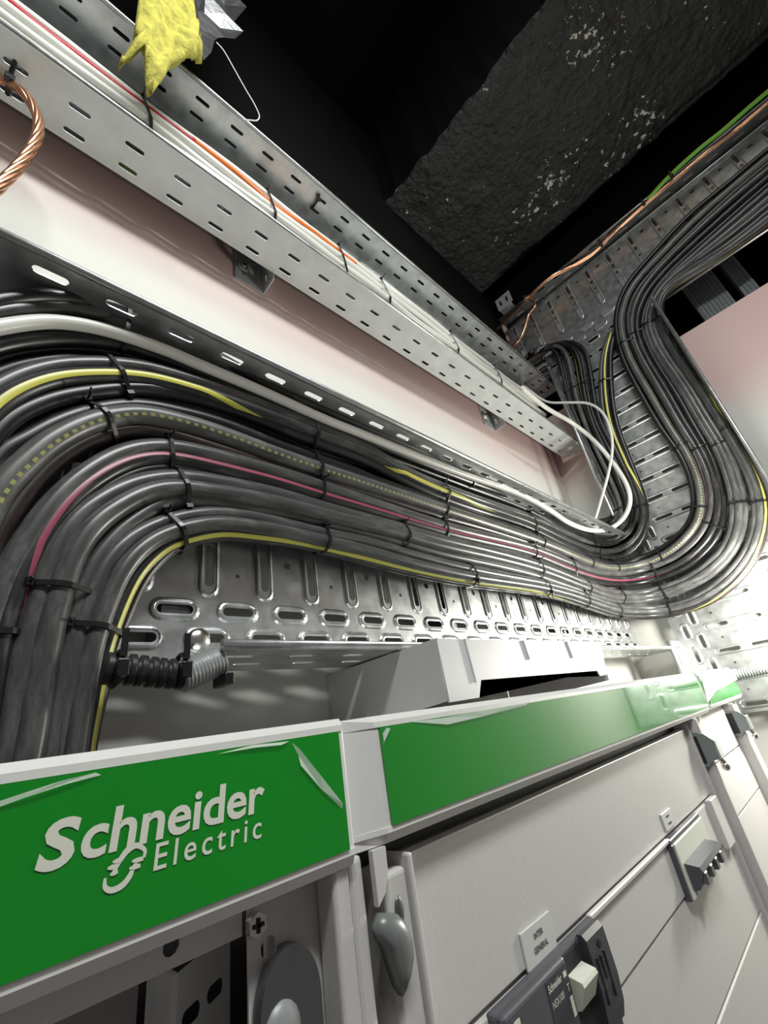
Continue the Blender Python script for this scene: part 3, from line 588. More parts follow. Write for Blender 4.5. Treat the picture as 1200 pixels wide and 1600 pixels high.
# white cable lying on the bundle, then crossing the rail up to the small tray
pw = catmull([(-60, 523), (0, 511), (60, 503), (110, 505), (170, 517), (250, 544), (300, 565), (400, 607), (505, 654), (560, 676), (660, 717), (735, 745), (810, 771), (860, 798), (887, 816), (920, 828), (950, 827), (973, 811), (984, 787), (981, 762), (963, 730), (930, 690), (893, 660), (853, 637), (815, 606)], 10)
P = []
for i, q in enumerate(pw):
    k = i / len(pw)
    off = 0.066 if k < 0.68 else 0.066 + min(1, (k - 0.68) / 0.1) * 0.045
    p, nm = surf(q[0], q[1], off); P.append(p)
o = tube('white_cable', smooth_path(P, 6), 0.0068, 'white_cable', None, 12); tag(o, 'thick white cable lying along the topmost black bundle, curling up at the corner', 'cable')
pw = catmull([(800, 588), (830, 612), (855, 628), (885, 629), (918, 630), (940, 643), (953, 668), (957, 700), (951, 738), (940, 778), (931, 808), (925, 822)], 10)
o = tube('white_cable', smooth_path([onX(q[0], q[1], 1.40) for q in pw], 4), 0.0042, 'white_cable', None, 10); tag(o, 'thin white cable looping free from the small tray down to the corner', 'cable')
# wrapped sleeve in the corner
pw = catmull([(918, 826), (935, 818), (955, 812), (964, 800)], 8)
o = tube('rubber_sleeve', [surf(q[0], q[1], 0.05)[0] for q in pw], 0.013, 'rubber', None, 12); tag(o, 'short black rubber sleeve tucked inside the corner bend below the thin white cable', 'sleeve')

# ------------------------------------------------------------------ cables in the small tray
def utray_path(z, y, x0=-0.69, x1=1.5, wob=0.003, seed=0):
    rr = random.Random(seed); a = rr.uniform(0, 6); b_ = rr.uniform(2.0, 4.0); N = 46
    return [(x0 + (x1 - x0) * i / N, y + 0.5 * wob * math.sin(b_ * 1.7 * i / 6 + a), z + wob * math.sin(b_ * i / 7 + a) - 0.012 * max(0, i / N - 0.55)) for i in range(N + 1)]
UC = []
words = ['lowest white cable in the small upper tray', 'second white cable from below in the small upper tray', 'third white cable from below in the small upper tray',
         'fourth white cable from below in the small upper tray', 'fifth white cable from below in the small upper tray', 'top white cable in the small upper tray, next to the red one']
for k in range(6):
    z = 0.972 + 0.0135 * k; P = utray_path(z, 0.4475 - (0.006 if k % 2 else 0), seed=k, x1=1.50 - 0.02 * k)
    o = tube('white_data_cable', P, 0.0066, 'white_cable', None, 9); tag(o, words[k], 'cable', 'white cables in the small tray'); UC.append((np.array(P), 0.0066, np.tile(np.array([0, -1., 0]), (len(P), 1))))
pr = catmull([onY(x, y, 0.440) for x, y in ((-60, -52), (12, 0), (60, 40), (130, 92), (190, 138), (250, 182), (305, 222))], 8)
o = tube('red_cable', pr, 0.0042, 'red_cable', None, 8); tag(o, 'red cable running beside the white cables at the left end of the small tray', 'cable')
po = catmull([onY(x, y, 0.440) for x, y in ((300, 217), (360, 262), (395, 292), (430, 322), (480, 355), (530, 393), (556, 412))], 8)
o = tube('orange_cable', po, 0.0048, 'orange_cable', None, 8); tag(o, 'orange cable lying beside the white cables in the small tray', 'cable')
for px, wh in (((240, 196), 'beside the red cable'), ((418, 322), 'beside the orange cable'), ((545, 408), 'at the end of the orange cable'), ((608, 462), 'midway along the small tray'), ((715, 548), 'towards the end wall in the small tray'), ((790, 600), 'at the far end of the small tray')):
    cable_tie(UC, px, 'black cable tie around the white cables ' + wh, 'black cable ties in the small tray', 0.006, tilt=0.25)
# cable tie threaded through two slots of the top flange
q = onZ(493, 316, UT['z1'] - 0.004)
Tn = thing('cable_tie', 'black cable tie threaded through two slots of the small tray top flange', 'cable tie')
tube('strap', [(q[0], q[1] - 0.016, q[2] + 0.006), (q[0], q[1] - 0.012, q[2] - 0.003), (q[0], q[1] + 0.012, q[2] - 0.003), (q[0], q[1] + 0.016, q[2] + 0.006)], 0.0028, 'tie', Tn, 6)
box('head', q[0] - 0.006, q[0] + 0.006, q[1] - 0.016, q[1] - 0.008, q[2] - 0.007, q[2] - 0.001, 'tie', Tn, 0.001)

# ------------------------------------------------------------------ copper
def strand_rope(P, R, rs, nst, twist, material, parent):
    P = np.asarray(P); T_ = np.gradient(P, axis=0); T_ /= np.linalg.norm(T_, axis=1)[:, None]
    s = np.concatenate([[0], np.cumsum(np.linalg.norm(np.diff(P, axis=0), axis=1))]); a = np.array([0.3, -1, 0.2])
    fr = []
    for i in range(len(P)):
        a = a - T_[i] * (a @ T_[i]); a /= np.linalg.norm(a); fr.append((a.copy(), np.cross(T_[i], a)))
    for k in range(nst):
        Q = [P[i] + R * (math.cos(2 * math.pi * k / nst + twist * s[i]) * fr[i][0] + math.sin(2 * math.pi * k / nst + twist * s[i]) * fr[i][1]) for i in range(len(P))]
        tube('strand', Q, rs, material, parent, n_=6)
R_ = thing('copper_rope', 'stranded bare copper earth wire looping below the small tray at the left edge', 'wire')
pc_ = [onZ(-40, 110, 0.806), onZ(-15, 118, 0.805), onZ(8, 126, 0.806), onY(30, 140, 0.415), onY(48, 160, 0.413), onY(60, 188, 0.412), onY(58, 215, 0.412), onY(40, 247, 0.412), onY(15, 275, 0.412), onY(-20, 308, 0.412), onY(-60, 345, 0.412)]
strand_rope(smooth_path(catmull(pc_, 9), 3), 0.0034, 0.0029, 6, 42, 'copper', R_)
q = onZ(17, 126, 0.81)
Tn = thing('cable_tie', 'black cable tie holding the copper rope under the small tray at the left edge', 'cable tie')
tube('strap', [(q[0], q[1] - 0.022, 0.826), (q[0], q[1] - 0.012, 0.800), (q[0], q[1], 0.796), (q[0], q[1] + 0.012, 0.800), (q[0], q[1] + 0.022, 0.826)], 0.003, 'tie', Tn, 6)
box('head', q[0] - 0.005, q[0] + 0.005, q[1] - 0.014, q[1] - 0.004, 0.791, 0.800, 'tie', Tn, 0.001)
zc = HT['z1'] - 0.010
ROPE = thing('copper_wire', 'bare copper earth wires tied along the top flange of the crossing tray', 'wire')
for k in range(3):
    pc_ = [onZ(x, y + 3.0 * (k - 1) * math.sin(j * 1.3 + k), zc - 0.002 * k) for j, (x, y) in enumerate(((768, 522), (800, 492), (826, 466), (862, 432), (900, 412), (930, 392), (962, 362), (1000, 328), (1050, 283), (1100, 240), (1150, 203), (1215, 150), (1300, 80)))]
    tube('strand', catmull(pc_, 8), 0.0042, 'copper', ROPE, 7)
o = tube('earth_wire', catmull([onZ(x, y, zc + 0.002) for x, y in ((1012, 312), (1045, 276), (1090, 235), (1130, 203), (1170, 168), (1215, 130), (1300, 58))], 8), 0.0065, 'gy_cable', None, 9); tag(o, 'green and yellow earth wire running beside the copper on the crossing tray', 'wire')
o = tube('copper_tail', catmull([onX(x, y, 1.47) for x, y in ((818, 462), (832, 470), (836, 478), (826, 492), (820, 512), (812, 530), (798, 543), (786, 545))], 8), 0.0048, 'copper', None, 8); tag(o, 'copper wire end hanging down from the crossing tray towards the small tray', 'wire')
C = thing('copper_clamp', 'brass clamp joining the copper wires on the crossing tray', 'clamp')
q = onZ(823, 467, zc - 0.006)
box('body', q[0] - 0.014, q[0] + 0.010, q[1] - 0.012, q[1] + 0.012, q[2] - 0.010, q[2] + 0.004, 'copper', C, 0.003)
box('bolt', q[0] - 0.020, q[0] - 0.012, q[1] - 0.005, q[1] + 0.005, q[2] - 0.014, q[2] - 0.006, 'zinc', C, 0.002)
for px, wh in (((1047, 272), 'where the green wire joins the copper'), ((1004, 316), 'left of the green wire'), ((938, 380), 'midway between clamp and green wire')):
    q = onZ(px[0], px[1], zc); Tn = thing('cable_tie', 'black cable tie on the crossing tray copper, ' + wh, 'cable tie', group='cable ties on the copper')
    th = np.linspace(0, 2 * math.pi, 17); tube('strap', [(q[0] + 0.013 * math.cos(a), q[1], q[2] + 0.011 * math.sin(a)) for a in th], 0.003, 'tie', Tn, 6)
    box('head', q[0] - 0.006, q[0] + 0.004, q[1] - 0.005, q[1] + 0.005, q[2] - 0.017, q[2] - 0.009, 'tie', Tn, 0.001)

# ------------------------------------------------------------------ glands at the top of the rising tray
for k, (px, wd) in enumerate((((833, 553), 'upper'), ((842, 566), 'middle'), ((851, 578), 'lower'))):
    p = onX(px[0], px[1], 1.505); G = thing('cable_gland', wd + ' of the three ribbed black glands beside the end of the small tray', 'gland', group='ribbed black glands')
    y = np.linspace(0, 0.10, 41); rr = [0.0115 + 0.0022 * math.sin(2 * math.pi * q / 0.0085) for q in y]
    tube('ribbed_body', [(p[0], p[1] + q - 0.02, p[2] + 0.05 * q) for q in y], rr, 'rubber', G, 12)
    tube('nut', [(p[0], p[1] - 0.028, p[2]), (p[0], p[1] - 0.016, p[2])], 0.0145, 'rubber', G, 6)

# ------------------------------------------------------------------ grey ribbed ducts in the opening above the end wall
def rib_duct(label, y0, y1, z0, z1, x0, x1, tilt):
    D_ = thing('ribbed_duct', label, 'duct', group='grey ducts in the dark opening')
    box('body', x0 + 0.004, x1, y0, y1, z0, z1, 'duct_grey', D_)
    n_ = int((y1 - y0) / 0.011)
    for k in range(n_): box('rib', x0, x0 + 0.006, y0 + 0.002 + k * 0.011, y0 + 0.008 + k * 0.011, z0, z1, 'duct_grey', D_, 0.0015, 1)
rib_duct('wide grey ribbed duct standing in the dark opening above the pink end wall', -0.205, -0.115, 1.00, 1.30, 1.66, 1.74, 0)
rib_duct('narrow grey ribbed duct at the right in the dark opening', -0.275, -0.235, 1.06, 1.30, 1.68, 1.74, 0)

# ------------------------------------------------------------------ insulation, foil and wire hanging from above
def sheet(name, outline_px, Y, thick, amp, material, parent, seed, n_=46, smooth=True, rip=0.0):
    rng = random.Random(seed); poly = np.array([onY(x, y, Y)[[0, 2]] for x, y in outline_px])
    lo = poly.min(axis=0); hi = poly.max(axis=0); h = max(hi - lo) / n_
    def inside(p):
        c = False; j = len(poly) - 1
        for i in range(len(poly)):
            a, b_ = poly[i], poly[j]
            if (a[1] > p[1]) != (b_[1] > p[1]) and p[0] < (b_[0] - a[0]) * (p[1] - a[1]) / (b_[1] - a[1]) + a[0]: c = not c
            j = i
        return c
    pts = [Vector(p) for p in poly]; ed = [(i, (i + 1) % len(poly)) for i in range(len(poly))]
    gx = np.arange(lo[0] + h / 2, hi[0], h); gz = np.arange(lo[1] + h / 2, hi[1], h)
    for x in gx:
        for z in gz:
            p = (x + rng.uniform(-.2, .2) * h, z + rng.uniform(-.2, .2) * h)
            if inside(p): pts.append(Vector(p))
    vo, eo, fo, ov, _, _ = delaunay_2d_cdt(pts, ed, [], 0, 1e-7)
    fo = [f for f in fo if inside((np.mean([vo[i][0] for i in f]), np.mean([vo[i][1] for i in f])))]
    from mathutils import noise as nz
    N = len(vo); vf = []; vb = []
    edge = {}
    for f in fo:
        for a, b_ in ((f[0], f[1]), (f[1], f[2]), (f[2], f[0])): edge.setdefault((min(a, b_), max(a, b_)), []).append((a, b_))
    bd = set(i for k, vv in edge.items() if len(vv) == 1 for i in k)
    for i, p in enumerate(vo):
        a = nz.noise(Vector((p[0] * 60 + seed, 0, p[1] * 12))) * amp + nz.noise(Vector((p[0] * 190, seed, p[1] * 35))) * amp * 0.55 + nz.noise(Vector((p[0] * 420, seed, p[1] * 90))) * amp * 0.22
        t = thick * (0.12 if i in bd else 1.0)
        vf.append((p[0], Y - t / 2 + a, p[1])); vb.append((p[0], Y + t / 2 + a, p[1]))
    faces = [tuple(f) for f in fo] + [tuple(i + N for i in f[::-1]) for f in fo]
    for k, vv in edge.items():
        if len(vv) == 1: a, b_ = vv[0]; faces.append((b_, a, a + N, b_ + N))
    return mk(name, vf + vb, faces, material, parent, smooth=smooth)
I = thing('insulation_scrap', 'torn yellow glass wool with silver foil backing hanging down over the small tray', 'insulation')
sheet('glass_wool', [(205, -160), (222, -40), (213, 30), (210, 52), (222, 62), (205, 68), (195, 78), (188, 92), (190, 98), (203, 84), (225, 72), (228, 100), (230, 125), (236, 150), (240, 142), (248, 135), (258, 120), (268, 98), (290, 92), (310, 90), (318, 92), (312, 60), (300, 0), (292, -60), (280, -160)], 0.33, 0.022, 0.016, 'wool', I, 3, 100)
sheet('foil_backing', [(282, -160), (296, -40), (303, 30), (312, 75), (318, 94), (330, 82), (334, 66), (340, 62), (352, 56), (366, 64), (378, 54), (372, 40), (362, 36), (378, 28), (376, 0), (372, -60), (360, -160)], 0.335, 0.002, 0.022, 'foil', I, 9, 30, smooth=False)
o = tube('thin_wire', catmull([onY(x, y, 0.33) for x, y in ((338, 66), (350, 80), (366, 108), (384, 140), (397, 162), (405, 180), (402, 188), (392, 188), (381, 187))], 8), 0.0011, 'white_cable', None, 6)
tag(o, 'thin bent white wire dangling from the foil in front of the black ceiling', 'wire')

# ------------------------------------------------------------------ conduits beside the wall tray
K = thing('corrugated_conduit', 'black corrugated conduit with grey end sleeve entering the wall tray behind the lowest bundle', 'conduit')
pc_ = catmull([onY(x, y, 0.375) for x, y in ((163, 1044), (180, 1045), (210, 1047), (245, 1051), (285, 1054))], 24)
s = np.concatenate([[0], np.cumsum(np.linalg.norm(np.diff(pc_, axis=0), axis=1))])
tube('corrugated_pipe', pc_, [0.0100 + 0.0014 * (1 if math.sin(2 * math.pi * q / 0.0075) > -0.2 else -1) for q in s], 'rubber', K, 16)
pc_ = catmull([onY(x, y, 0.372) for x, y in ((282, 1058), (302, 1050), (325, 1040), (346, 1032))], 14)
s = np.concatenate([[0], np.cumsum(np.linalg.norm(np.diff(pc_, axis=0), axis=1))])
sl = tube('grey_sleeve', pc_, [0.0118 + 0.0006 * math.sin(2 * math.pi * q / 0.003) for q in s], 'greypvc', K, 18)
q = onY(320, 1040, 0.372); box('clip', q[0] + 0.012, q[0] + 0.020, 0.36, 0.384, q[2] - 0.017, q[2] - 0.008, 'tie', sl, 0.001)
for (x, y, lab) in ((182, 1045, 'left'), (280, 1048, 'right')):
    q = onY(x, y, 0.375); th = np.linspace(0, 2 * math.pi, 17)
    ck = tube('clamp_band', [(q[0] + 0.001 * math.sin(a), 0.375 + 0.0125 * math.cos(a), q[2] + 0.0125 * math.sin(a)) for a in th], 0.002, 'tie', K, 6)
    box('clamp_head', q[0] - 0.004, q[0] + 0.004, 0.357, 0.366, q[2] - 0.008, q[2] + 0.004, 'tie', ck, 0.001)
    box('clamp_tail', q[0] - 0.0022, q[0] + 0.0022, 0.360, 0.3615, q[2] + 0.006, q[2] + 0.026, 'tie', ck)
q = onY(310, 1000, LT['base'] - 0.006); S = thing('bolt', 'shiny domed bolt in an oval slot of the wall tray above the corrugated conduit', 'bolt')
bm = bmesh.new(); bmesh.ops.create_uvsphere(bm, u_segments=16, v_segments=10, radius=0.0125); bmesh.ops.scale(bm, verts=bm.verts[:], vec=(1, 0.55, 1)); bmesh.ops.translate(bm, verts=bm.verts[:], vec=tuple(q)); bm_obj('head', bm, 'zinc', S, True)
tube('shank', [(q[0], q[1], q[2]), (q[0], YW - 0.001, q[2])], 0.004, 'zinc', S, 8)
K = thing('flexible_metal_conduit', 'ribbed metal conduit lying behind the rightmost header at the foot of the rising tray', 'conduit')
pc_ = catmull([onX(x, y, 1.47) for x, y in ((1120, 1062), (1160, 1053), (1200, 1045), (1260, 1035))], 40)
s = np.concatenate([[0], np.cumsum(np.linalg.norm(np.diff(pc_, axis=0), axis=1))])
tube('ribbed_pipe', pc_, [0.012 + 0.0016 * math.sin(2 * math.pi * q / 0.006) for q in s], 'greypvc', K, 12)

# ------------------------------------------------------------------ cabinets
YF = 0.25; YP = 0.269
# moulded grey box on top
BX = thing('grey_plastic_cover', 'upturned pale grey moulded plastic cover lying on top of the cabinets', 'cover')
prism_x('left_side', [(0.302, 0.0815), (0.498, 0.0800), (0.498, 0.012), (0.400, 0.013), (0.306, 0.019)], 0.378, 0.3805, 'box', BX)
box('top_panel', 0.379, 0.815, 0.303, 0.498, 0.0790, 0.0815, 'box', BX, 0.0008, 1)
prism_y('front_side', [(0.3785, 0.0812), (0.822, 0.0812), (0.797, 0.0290), (0.770, 0.0275), (0.765, 0.036), (0.441, 0.036), (0.430, 0.0185), (0.3785, 0.0175)], 0.3025, 0.305, 'box', BX)
for x in (0.425, 0.555, 0.685): prism_y('rib', [(x, 0.081), (x + 0.006, 0.081), (x + 0.004, 0.060 if x > 0.5 else 0.036), (x + 0.0025, 0.056 if x > 0.5 else 0.034)], 0.2995, 0.303, 'box', BX)
prism_x('right_side', [(0.303, 0.0812), (0.498, 0.0812), (0.498, 0.012), (0.305, 0.02)], 0.806, 0.8085, 'box', BX)

def header(name, label, x0, x1, z_top, z_bot, lchamf=0.0, rchamf=0.0, lw=None):
    Hh = thing(name, label, 'header panel', group='green header panels')
    pr = [(YF + 0.030, z_top + 0.0075), (YF + 0.0035, z_top + 0.0075), (YF, z_top + 0.0035), (YF - 0.0008, z_top), (YF + 0.0008, z_top), (YF + 0.0008, z_bot), (YF - 0.0008, z_bot), (YF, z_bot - 0.003), (YF + 0.004, z_bot - 0.0085), (YF + 0.030, z_bot - 0.0085)]
    bm = bmesh.new(); L = []
    for x, ch in ((x0, lchamf), (x0 + (lw or max(lchamf, 0.0006)), 0), (x1 - max(rchamf, 0.0006), 0), (x1, rchamf)):
        L.append([bm.verts.new((x, max(p[0], YF + ch), p[1])) for p in pr])
    for a in range(3):
        for i in range(len(pr)): bm.faces.new([L[a][i], L[a][(i + 1) % len(pr)], L[a + 1][(i + 1) % len(pr)], L[a + 1][i]])
    for e in (0, 3): 
        bm.faces.new(L[e])
    bmesh.ops.remove_doubles(bm, verts=bm.verts[:], dist=1e-6)
    bm_obj('frame', bm, 'white_frame', Hh)
    return Hh
h1 = header('green_header_panel', 'green header panel with pale lettering, nearest and leftmost', -0.30, 0.1985, 0.0060, -0.0560, 0, 0.0012)
box('green_insert', -0.298, 0.1935, YF - 0.0012, YF + 0.001, -0.0558, 0.0058, 'green', h1)
yl = YF - 0.0016
def LX(x, y): return onY(x, y, yl)
# lettering follows the panel: baseline from the S to the r
def lx(x0, z0): return lambda u, v: (x0 + u, yl, z0 + v)
text_mesh('lettering', 'S', 0.0222, 'letter', h1, lx(0.0425, -0.0258), offset=0.0007, shear=0.14, width=0.0135)
text_mesh('lettering', 'chneider', 0.0225, 'letter', h1, lx(0.0570, -0.0255), offset=0.00048, shear=0.08, width=0.0830)
text_mesh('lettering', 'Electric', 0.0138, 'letter', h1, lx(0.0856, -0.0368), shear=0.08, space=1.3, width=0.0520, offset=0.0001)
YST = [0]
def stroke(name, pts, wd, material, parent):
    P = catmull(np.array([LX(*p)[[0, 2]] for p in pts]), 8); T_ = np.gradient(P, axis=0); T_ /= np.linalg.norm(T_, axis=1)[:, None]
    Nn = np.stack([-T_[:, 1], T_[:, 0]], 1); wds = np.interp(np.linspace(0, 1, len(P)), np.linspace(0, 1, len(wd)), wd)[:, None]
    YST[0] += 1; yk = yl - 0.00003 * YST[0]
    v = [(a[0], yk, a[1]) for a in P + Nn * wds] + [(a[0], yk, a[1]) for a in P - Nn * wds]; n_ = len(P)
    mk(name, v, [(i, i + 1, n_ + i + 1, n_ + i) for i in range(n_ - 1)], material, parent)
stroke('emblem', [(225, 1340), (226, 1328), (214, 1321), (200, 1328), (189, 1342), (181, 1356), (176, 1362)], (0.00055, 0.00074, 0.00101, 0.00129, 0.0011, 0.00074, 0.00028), 'letter', h1)
stroke('emblem', [(164, 1372), (164, 1386), (174, 1391), (190, 1384), (202, 1370), (209, 1354), (219, 1340)], (0.00046, 0.00083, 0.00101, 0.0012, 0.0011, 0.00074, 0.00037), 'letter', h1)
for p in (((168, 1357), (182, 1353)), ((172, 1367), (184, 1361)), ((176, 1347), (190, 1343)), ((206, 1346), (224, 1341)), ((202, 1357), (219, 1352))):
    stroke('emblem', [p[0], ((p[0][0] + p[1][0]) / 2, (p[0][1] + p[1][1]) / 2), p[1]], (0.0004, 0.0009, 0.0007), 'letter', h1)
def film(parent, pts, lift):
    bm = bmesh.new(); vs = [bm.verts.new((*onY(x, y, YF - 0.0018 - z)[:3],)) for (x, y), z in zip(pts, lift)]
    f = bm.faces.new(vs); bmesh.ops.triangulate(bm, faces=[f]); return bm_obj('peeling_film', bm, 'film', parent)
film(h1, [(456, 1160), (468, 1170), (500, 1210), (536, 1256), (535, 1264), (505, 1236), (470, 1196), (466, 1180)], [0, .001, .002, .001, 0, 0.001, .001, 0])
film(h1, [(-20, 1268), (40, 1246), (100, 1226), (158, 1211), (150, 1207), (95, 1220), (40, 1238), (-20, 1258)], [0, .001, .001, 0, 0, .001, .001, 0])
film(h1, [(340, 1178), (400, 1168), (440, 1164), (452, 1158), (436, 1160), (395, 1164)], [0, .001, .001, 0, 0, 0])
h2 = header('green_header_panel', 'long green header panel without lettering, second from the left', 0.1992, 1.096, 0.0046, -0.0525, 0.009, 0.001, 0.0262)
box('green_insert', 0.2295, 1.092, YF - 0.0012, YF + 0.001, -0.0523, 0.0044, 'green', h2)
film(h2, [(642, 1128), (700, 1132), (760, 1118), (822, 1102), (828, 1096), (790, 1104), (740, 1112), (690, 1122)], [0, .001, .001, 0, 0, .001, .001, 0])
film(h2, [(598, 1146), (600, 1160), (598, 1166), (602, 1150), (610, 1138), (604, 1137)], [0, 0, 0, 0, .001, 0])
h3 = header('green_header_panel', 'short film-covered green header panel at the far right', 1.112, 1.452, 0.0046, -0.0500, 0.003, 0.0)
box('green_insert', 1.118, 1.448, YF - 0.0012, YF + 0.001, -0.0498, 0.0044, 'green', h3)
film(h3, [(1096, 1058), (1120, 1050), (1150, 1045), (1152, 1062), (1130, 1068), (1118, 1080), (1106, 1098)], [0, .002, .004, .003, .004, .003, 0])

# left cabinet (open front)
c1 = thing('left_cabinet', 'light grey wall cabinet with open front under the lettered green header', 'cabinet')
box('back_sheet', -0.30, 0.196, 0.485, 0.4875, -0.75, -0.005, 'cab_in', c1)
box('right_side_sheet', 0.1935, 0.1960, 0.268, 0.4845, -0.75, -0.004, 'cab', c1)
box('door_post', 0.1850, 0.1972, YF + 0.0060, 0.274, -0.75, -0.0640, 'cab', c1, 0.0025, 3)
plate('inner_top_rail', 0.44, 0.0165, [(0.405, 0.008, 0.008, 0.008, True, 0, 0, True), (0.4354 - 0.002, 0.009, 0.010, 0.007, True, 0, 0, True)], lambda u, v, w_: (-0.30 + u, 0.275 - w_, -0.0795 + v), 'cab', c1)
# mounting sheet with holes behind the opening
ms = plate('mounting_sheet', 0.044, 0.27, [(0.0117, 0.2433, 0.0095, 0.0095, True, 0, 0, True)],
      lambda u, v, w_: (0.143 + u, 0.275 - w_, -0.332 + v), 'cab', c1)
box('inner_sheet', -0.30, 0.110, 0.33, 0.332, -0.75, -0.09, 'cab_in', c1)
box('interior_shade_sheet', 0.111, 0.190, 0.345, 0.348, -0.75, -0.06, 'dark', c1)  # black sheet, shade inside the open cabinet put into its colour
for k in range(3): box('cable_duct_finger', -0.02 + 0.02 * k, -0.012 + 0.02 * k, 0.33, 0.335, -0.40, -0.115, 'cab', c1)
hb = bmesh.new(); bmesh.ops.create_cone(hb, cap_ends=True, segments=6, radius1=0.0056, radius2=0.0054, depth=0.005); bmesh.ops.rotate(hb, verts=hb.verts[:], matrix=Matrix.Rotation(math.pi / 2, 3, 'X')); q = onY(400, 1445, 0.272); bmesh.ops.translate(hb, verts=hb.verts[:], vec=tuple(q)); hx = bm_obj('hex_bolt', hb, 'zinc', c1)
for a in (0, 1): box('cross_recess', q[0] - (0.003 if a else 0.0008), q[0] + (0.003 if a else 0.0008), 0.2685, 0.2700, q[2] - (0.0008 if a else 0.003), q[2] + (0.0008 if a else 0.003), 'dark', hx)
# slotted bracket inside, reflected light put into its pale colour
q0 = onY(272, 1517, 0.30)
br = thing('slotted_bracket', 'bright slotted steel bracket inside the open left cabinet', 'bracket')
plate('slotted_face', 0.050, 0.09, [(0.012, 0.070, 0.016, 0.007, True, 0, 0, True), (0.034, 0.070, 0.016, 0.007, True, 0, 0, True), (0.012, 0.050, 0.016, 0.007, True, 0, 0, True), (0.034, 0.050, 0.016, 0.007, True, 0, 0, True), (0.023, 0.030, 0.016, 0.007, True, 0, 0, True)],
      lambda u, v, w_: (float(q0[0]) + u * 0.80 - w_ * 0.6, 0.295 + u * 0.55 - w_ * 0.8, float(q0[2]) - 0.09 + v), 'label', br)
box('side_leg', float(q0[0]) - 0.003, float(q0[0]), 0.295, 0.328, float(q0[2]) - 0.09, float(q0[2]), 'label', br)
# rounded lock plate
lk = thing('lock_plate', 'rounded dull metal lock plate at the bottom right of the open left cabinet', 'lock')
pts = []; qc = onY(458, 1590, 0.266); 
for k in range(17):
    a = math.pi * k / 16; pts.append((float(qc[0]) + 0.0175 * math.cos(a), float(qc[2]) + 0.003 + 0.024 * math.sin(a)))
pts += [(float(qc[0]) - 0.0175, float(qc[2]) - 0.05), (float(qc[0]) + 0.0175, float(qc[2]) - 0.05)]
prism_y('plate', pts, 0.266, 0.2735, 'steel_dark', lk)
bm = bmesh.new(); bmesh.ops.create_uvsphere(bm, u_segments=16, v_segments=10, radius=0.011); bmesh.ops.scale(bm, verts=bm.verts[:], vec=(1, 0.6, 1.2)); bmesh.ops.translate(bm, verts=bm.verts[:], vec=(float(qc[0]) - 0.006, 0.268, float(qc[2]) - 0.004)); bm_obj('knob', bm, 'greypvc', lk, True)

# right cabinet (plates and breaker)
c2 = thing('right_cabinet', 'light grey cabinet with plain front plates and dark breaker, below the long green header', 'cabinet')
box('left_post', 0.1976, 0.2085, YF + 0.0065, 0.280, -0.75, -0.0610, 'cab', c2, 0.004, 3)
box('body', 0.205, 1.455, 0.300, 0.498, -0.75, -0.002, 'cab', c2)
prism_y('curved_tab', [(0.2125, -0.0615), (0.2235, -0.0615), (0.2230, -0.074), (0.2190, -0.083), (0.2125, -0.088)], 0.252, 0.256, 'cab', c2)
box('door_edge', 0.2225, 0.2420, YF + 0.006, 0.290, -0.75, -0.076, 'cab', c2, 0.003, 3)
box('door_rim', 0.2425, 0.2465, YF + 0.003, 0.290, -0.75, -0.070, 'cab', c2, 0.0015, 2)
box('door_gap_shade', 0.2090, 0.2424, 0.2905, 0.2995, -0.75, -0.0620, 'rubber', c2)  # black box added between post and door, gap shade as colour
box('top_gap_shade', 0.2090, 0.9600, 0.2860, 0.2905, -0.0745, -0.0615, 'rubber', c2)  # black strip added above the plates, gap shade as colour
def fplate(x0, x1, z0, z1, y=YP, nm='front_plate'): return box(nm, x0, x1, y, y + 0.012, z0, z1, 'cab', c2, 0.0012, 2)
fplate(0.2475, 0.960, -0.1705, -0.0745)
fplate(0.2475, 0.960, -0.2265, -0.1735, YP - 0.002); fplate(0.2475, 0.960, -0.3200, -0.2285, YP); fplate(0.2475, 0.960, -0.52, -0.3220, YP - 0.001)
box('ridge', 0.462, 0.700, YP - 0.0065, YP - 0.001, -0.1745, -0.1700, 'cab', c2, 0.001, 1)
box('edge_rail', 0.9620, 0.9680, YP - 0.006, 0.290, -0.75, -0.066, 'cab', c2, 0.001, 1)
for i, xx in enumerate((0.974, 1.300)):
    box('partition', xx, xx + 0.007, YF - 0.0005, 0.300, -0.75, -0.0615, 'cab', c2, 0.001, 1)
box('far_plate', 0.985, 1.298, YP + 0.001, YP + 0.012, -0.142, -0.0615, 'cab', c2, 0.001, 1); box('far_plate', 0.985, 1.298, YP + 0.001, YP + 0.012, -0.222, -0.144, 'cab', c2, 0.001, 1); box('far_plate', 0.985, 1.298, YP + 0.001, YP + 0.012, -0.50, -0.224, 'cab', c2, 0.001, 1)
box('far_plate', 1.309, 1.452, YP + 0.001, YP + 0.012, -0.50, -0.0615, 'cab', c2, 0.001, 1)
box('side_rail', 0.905, 0.945, YP - 0.010, YP - 0.001, -0.232, -0.170, 'cab', c2, 0.001, 1)
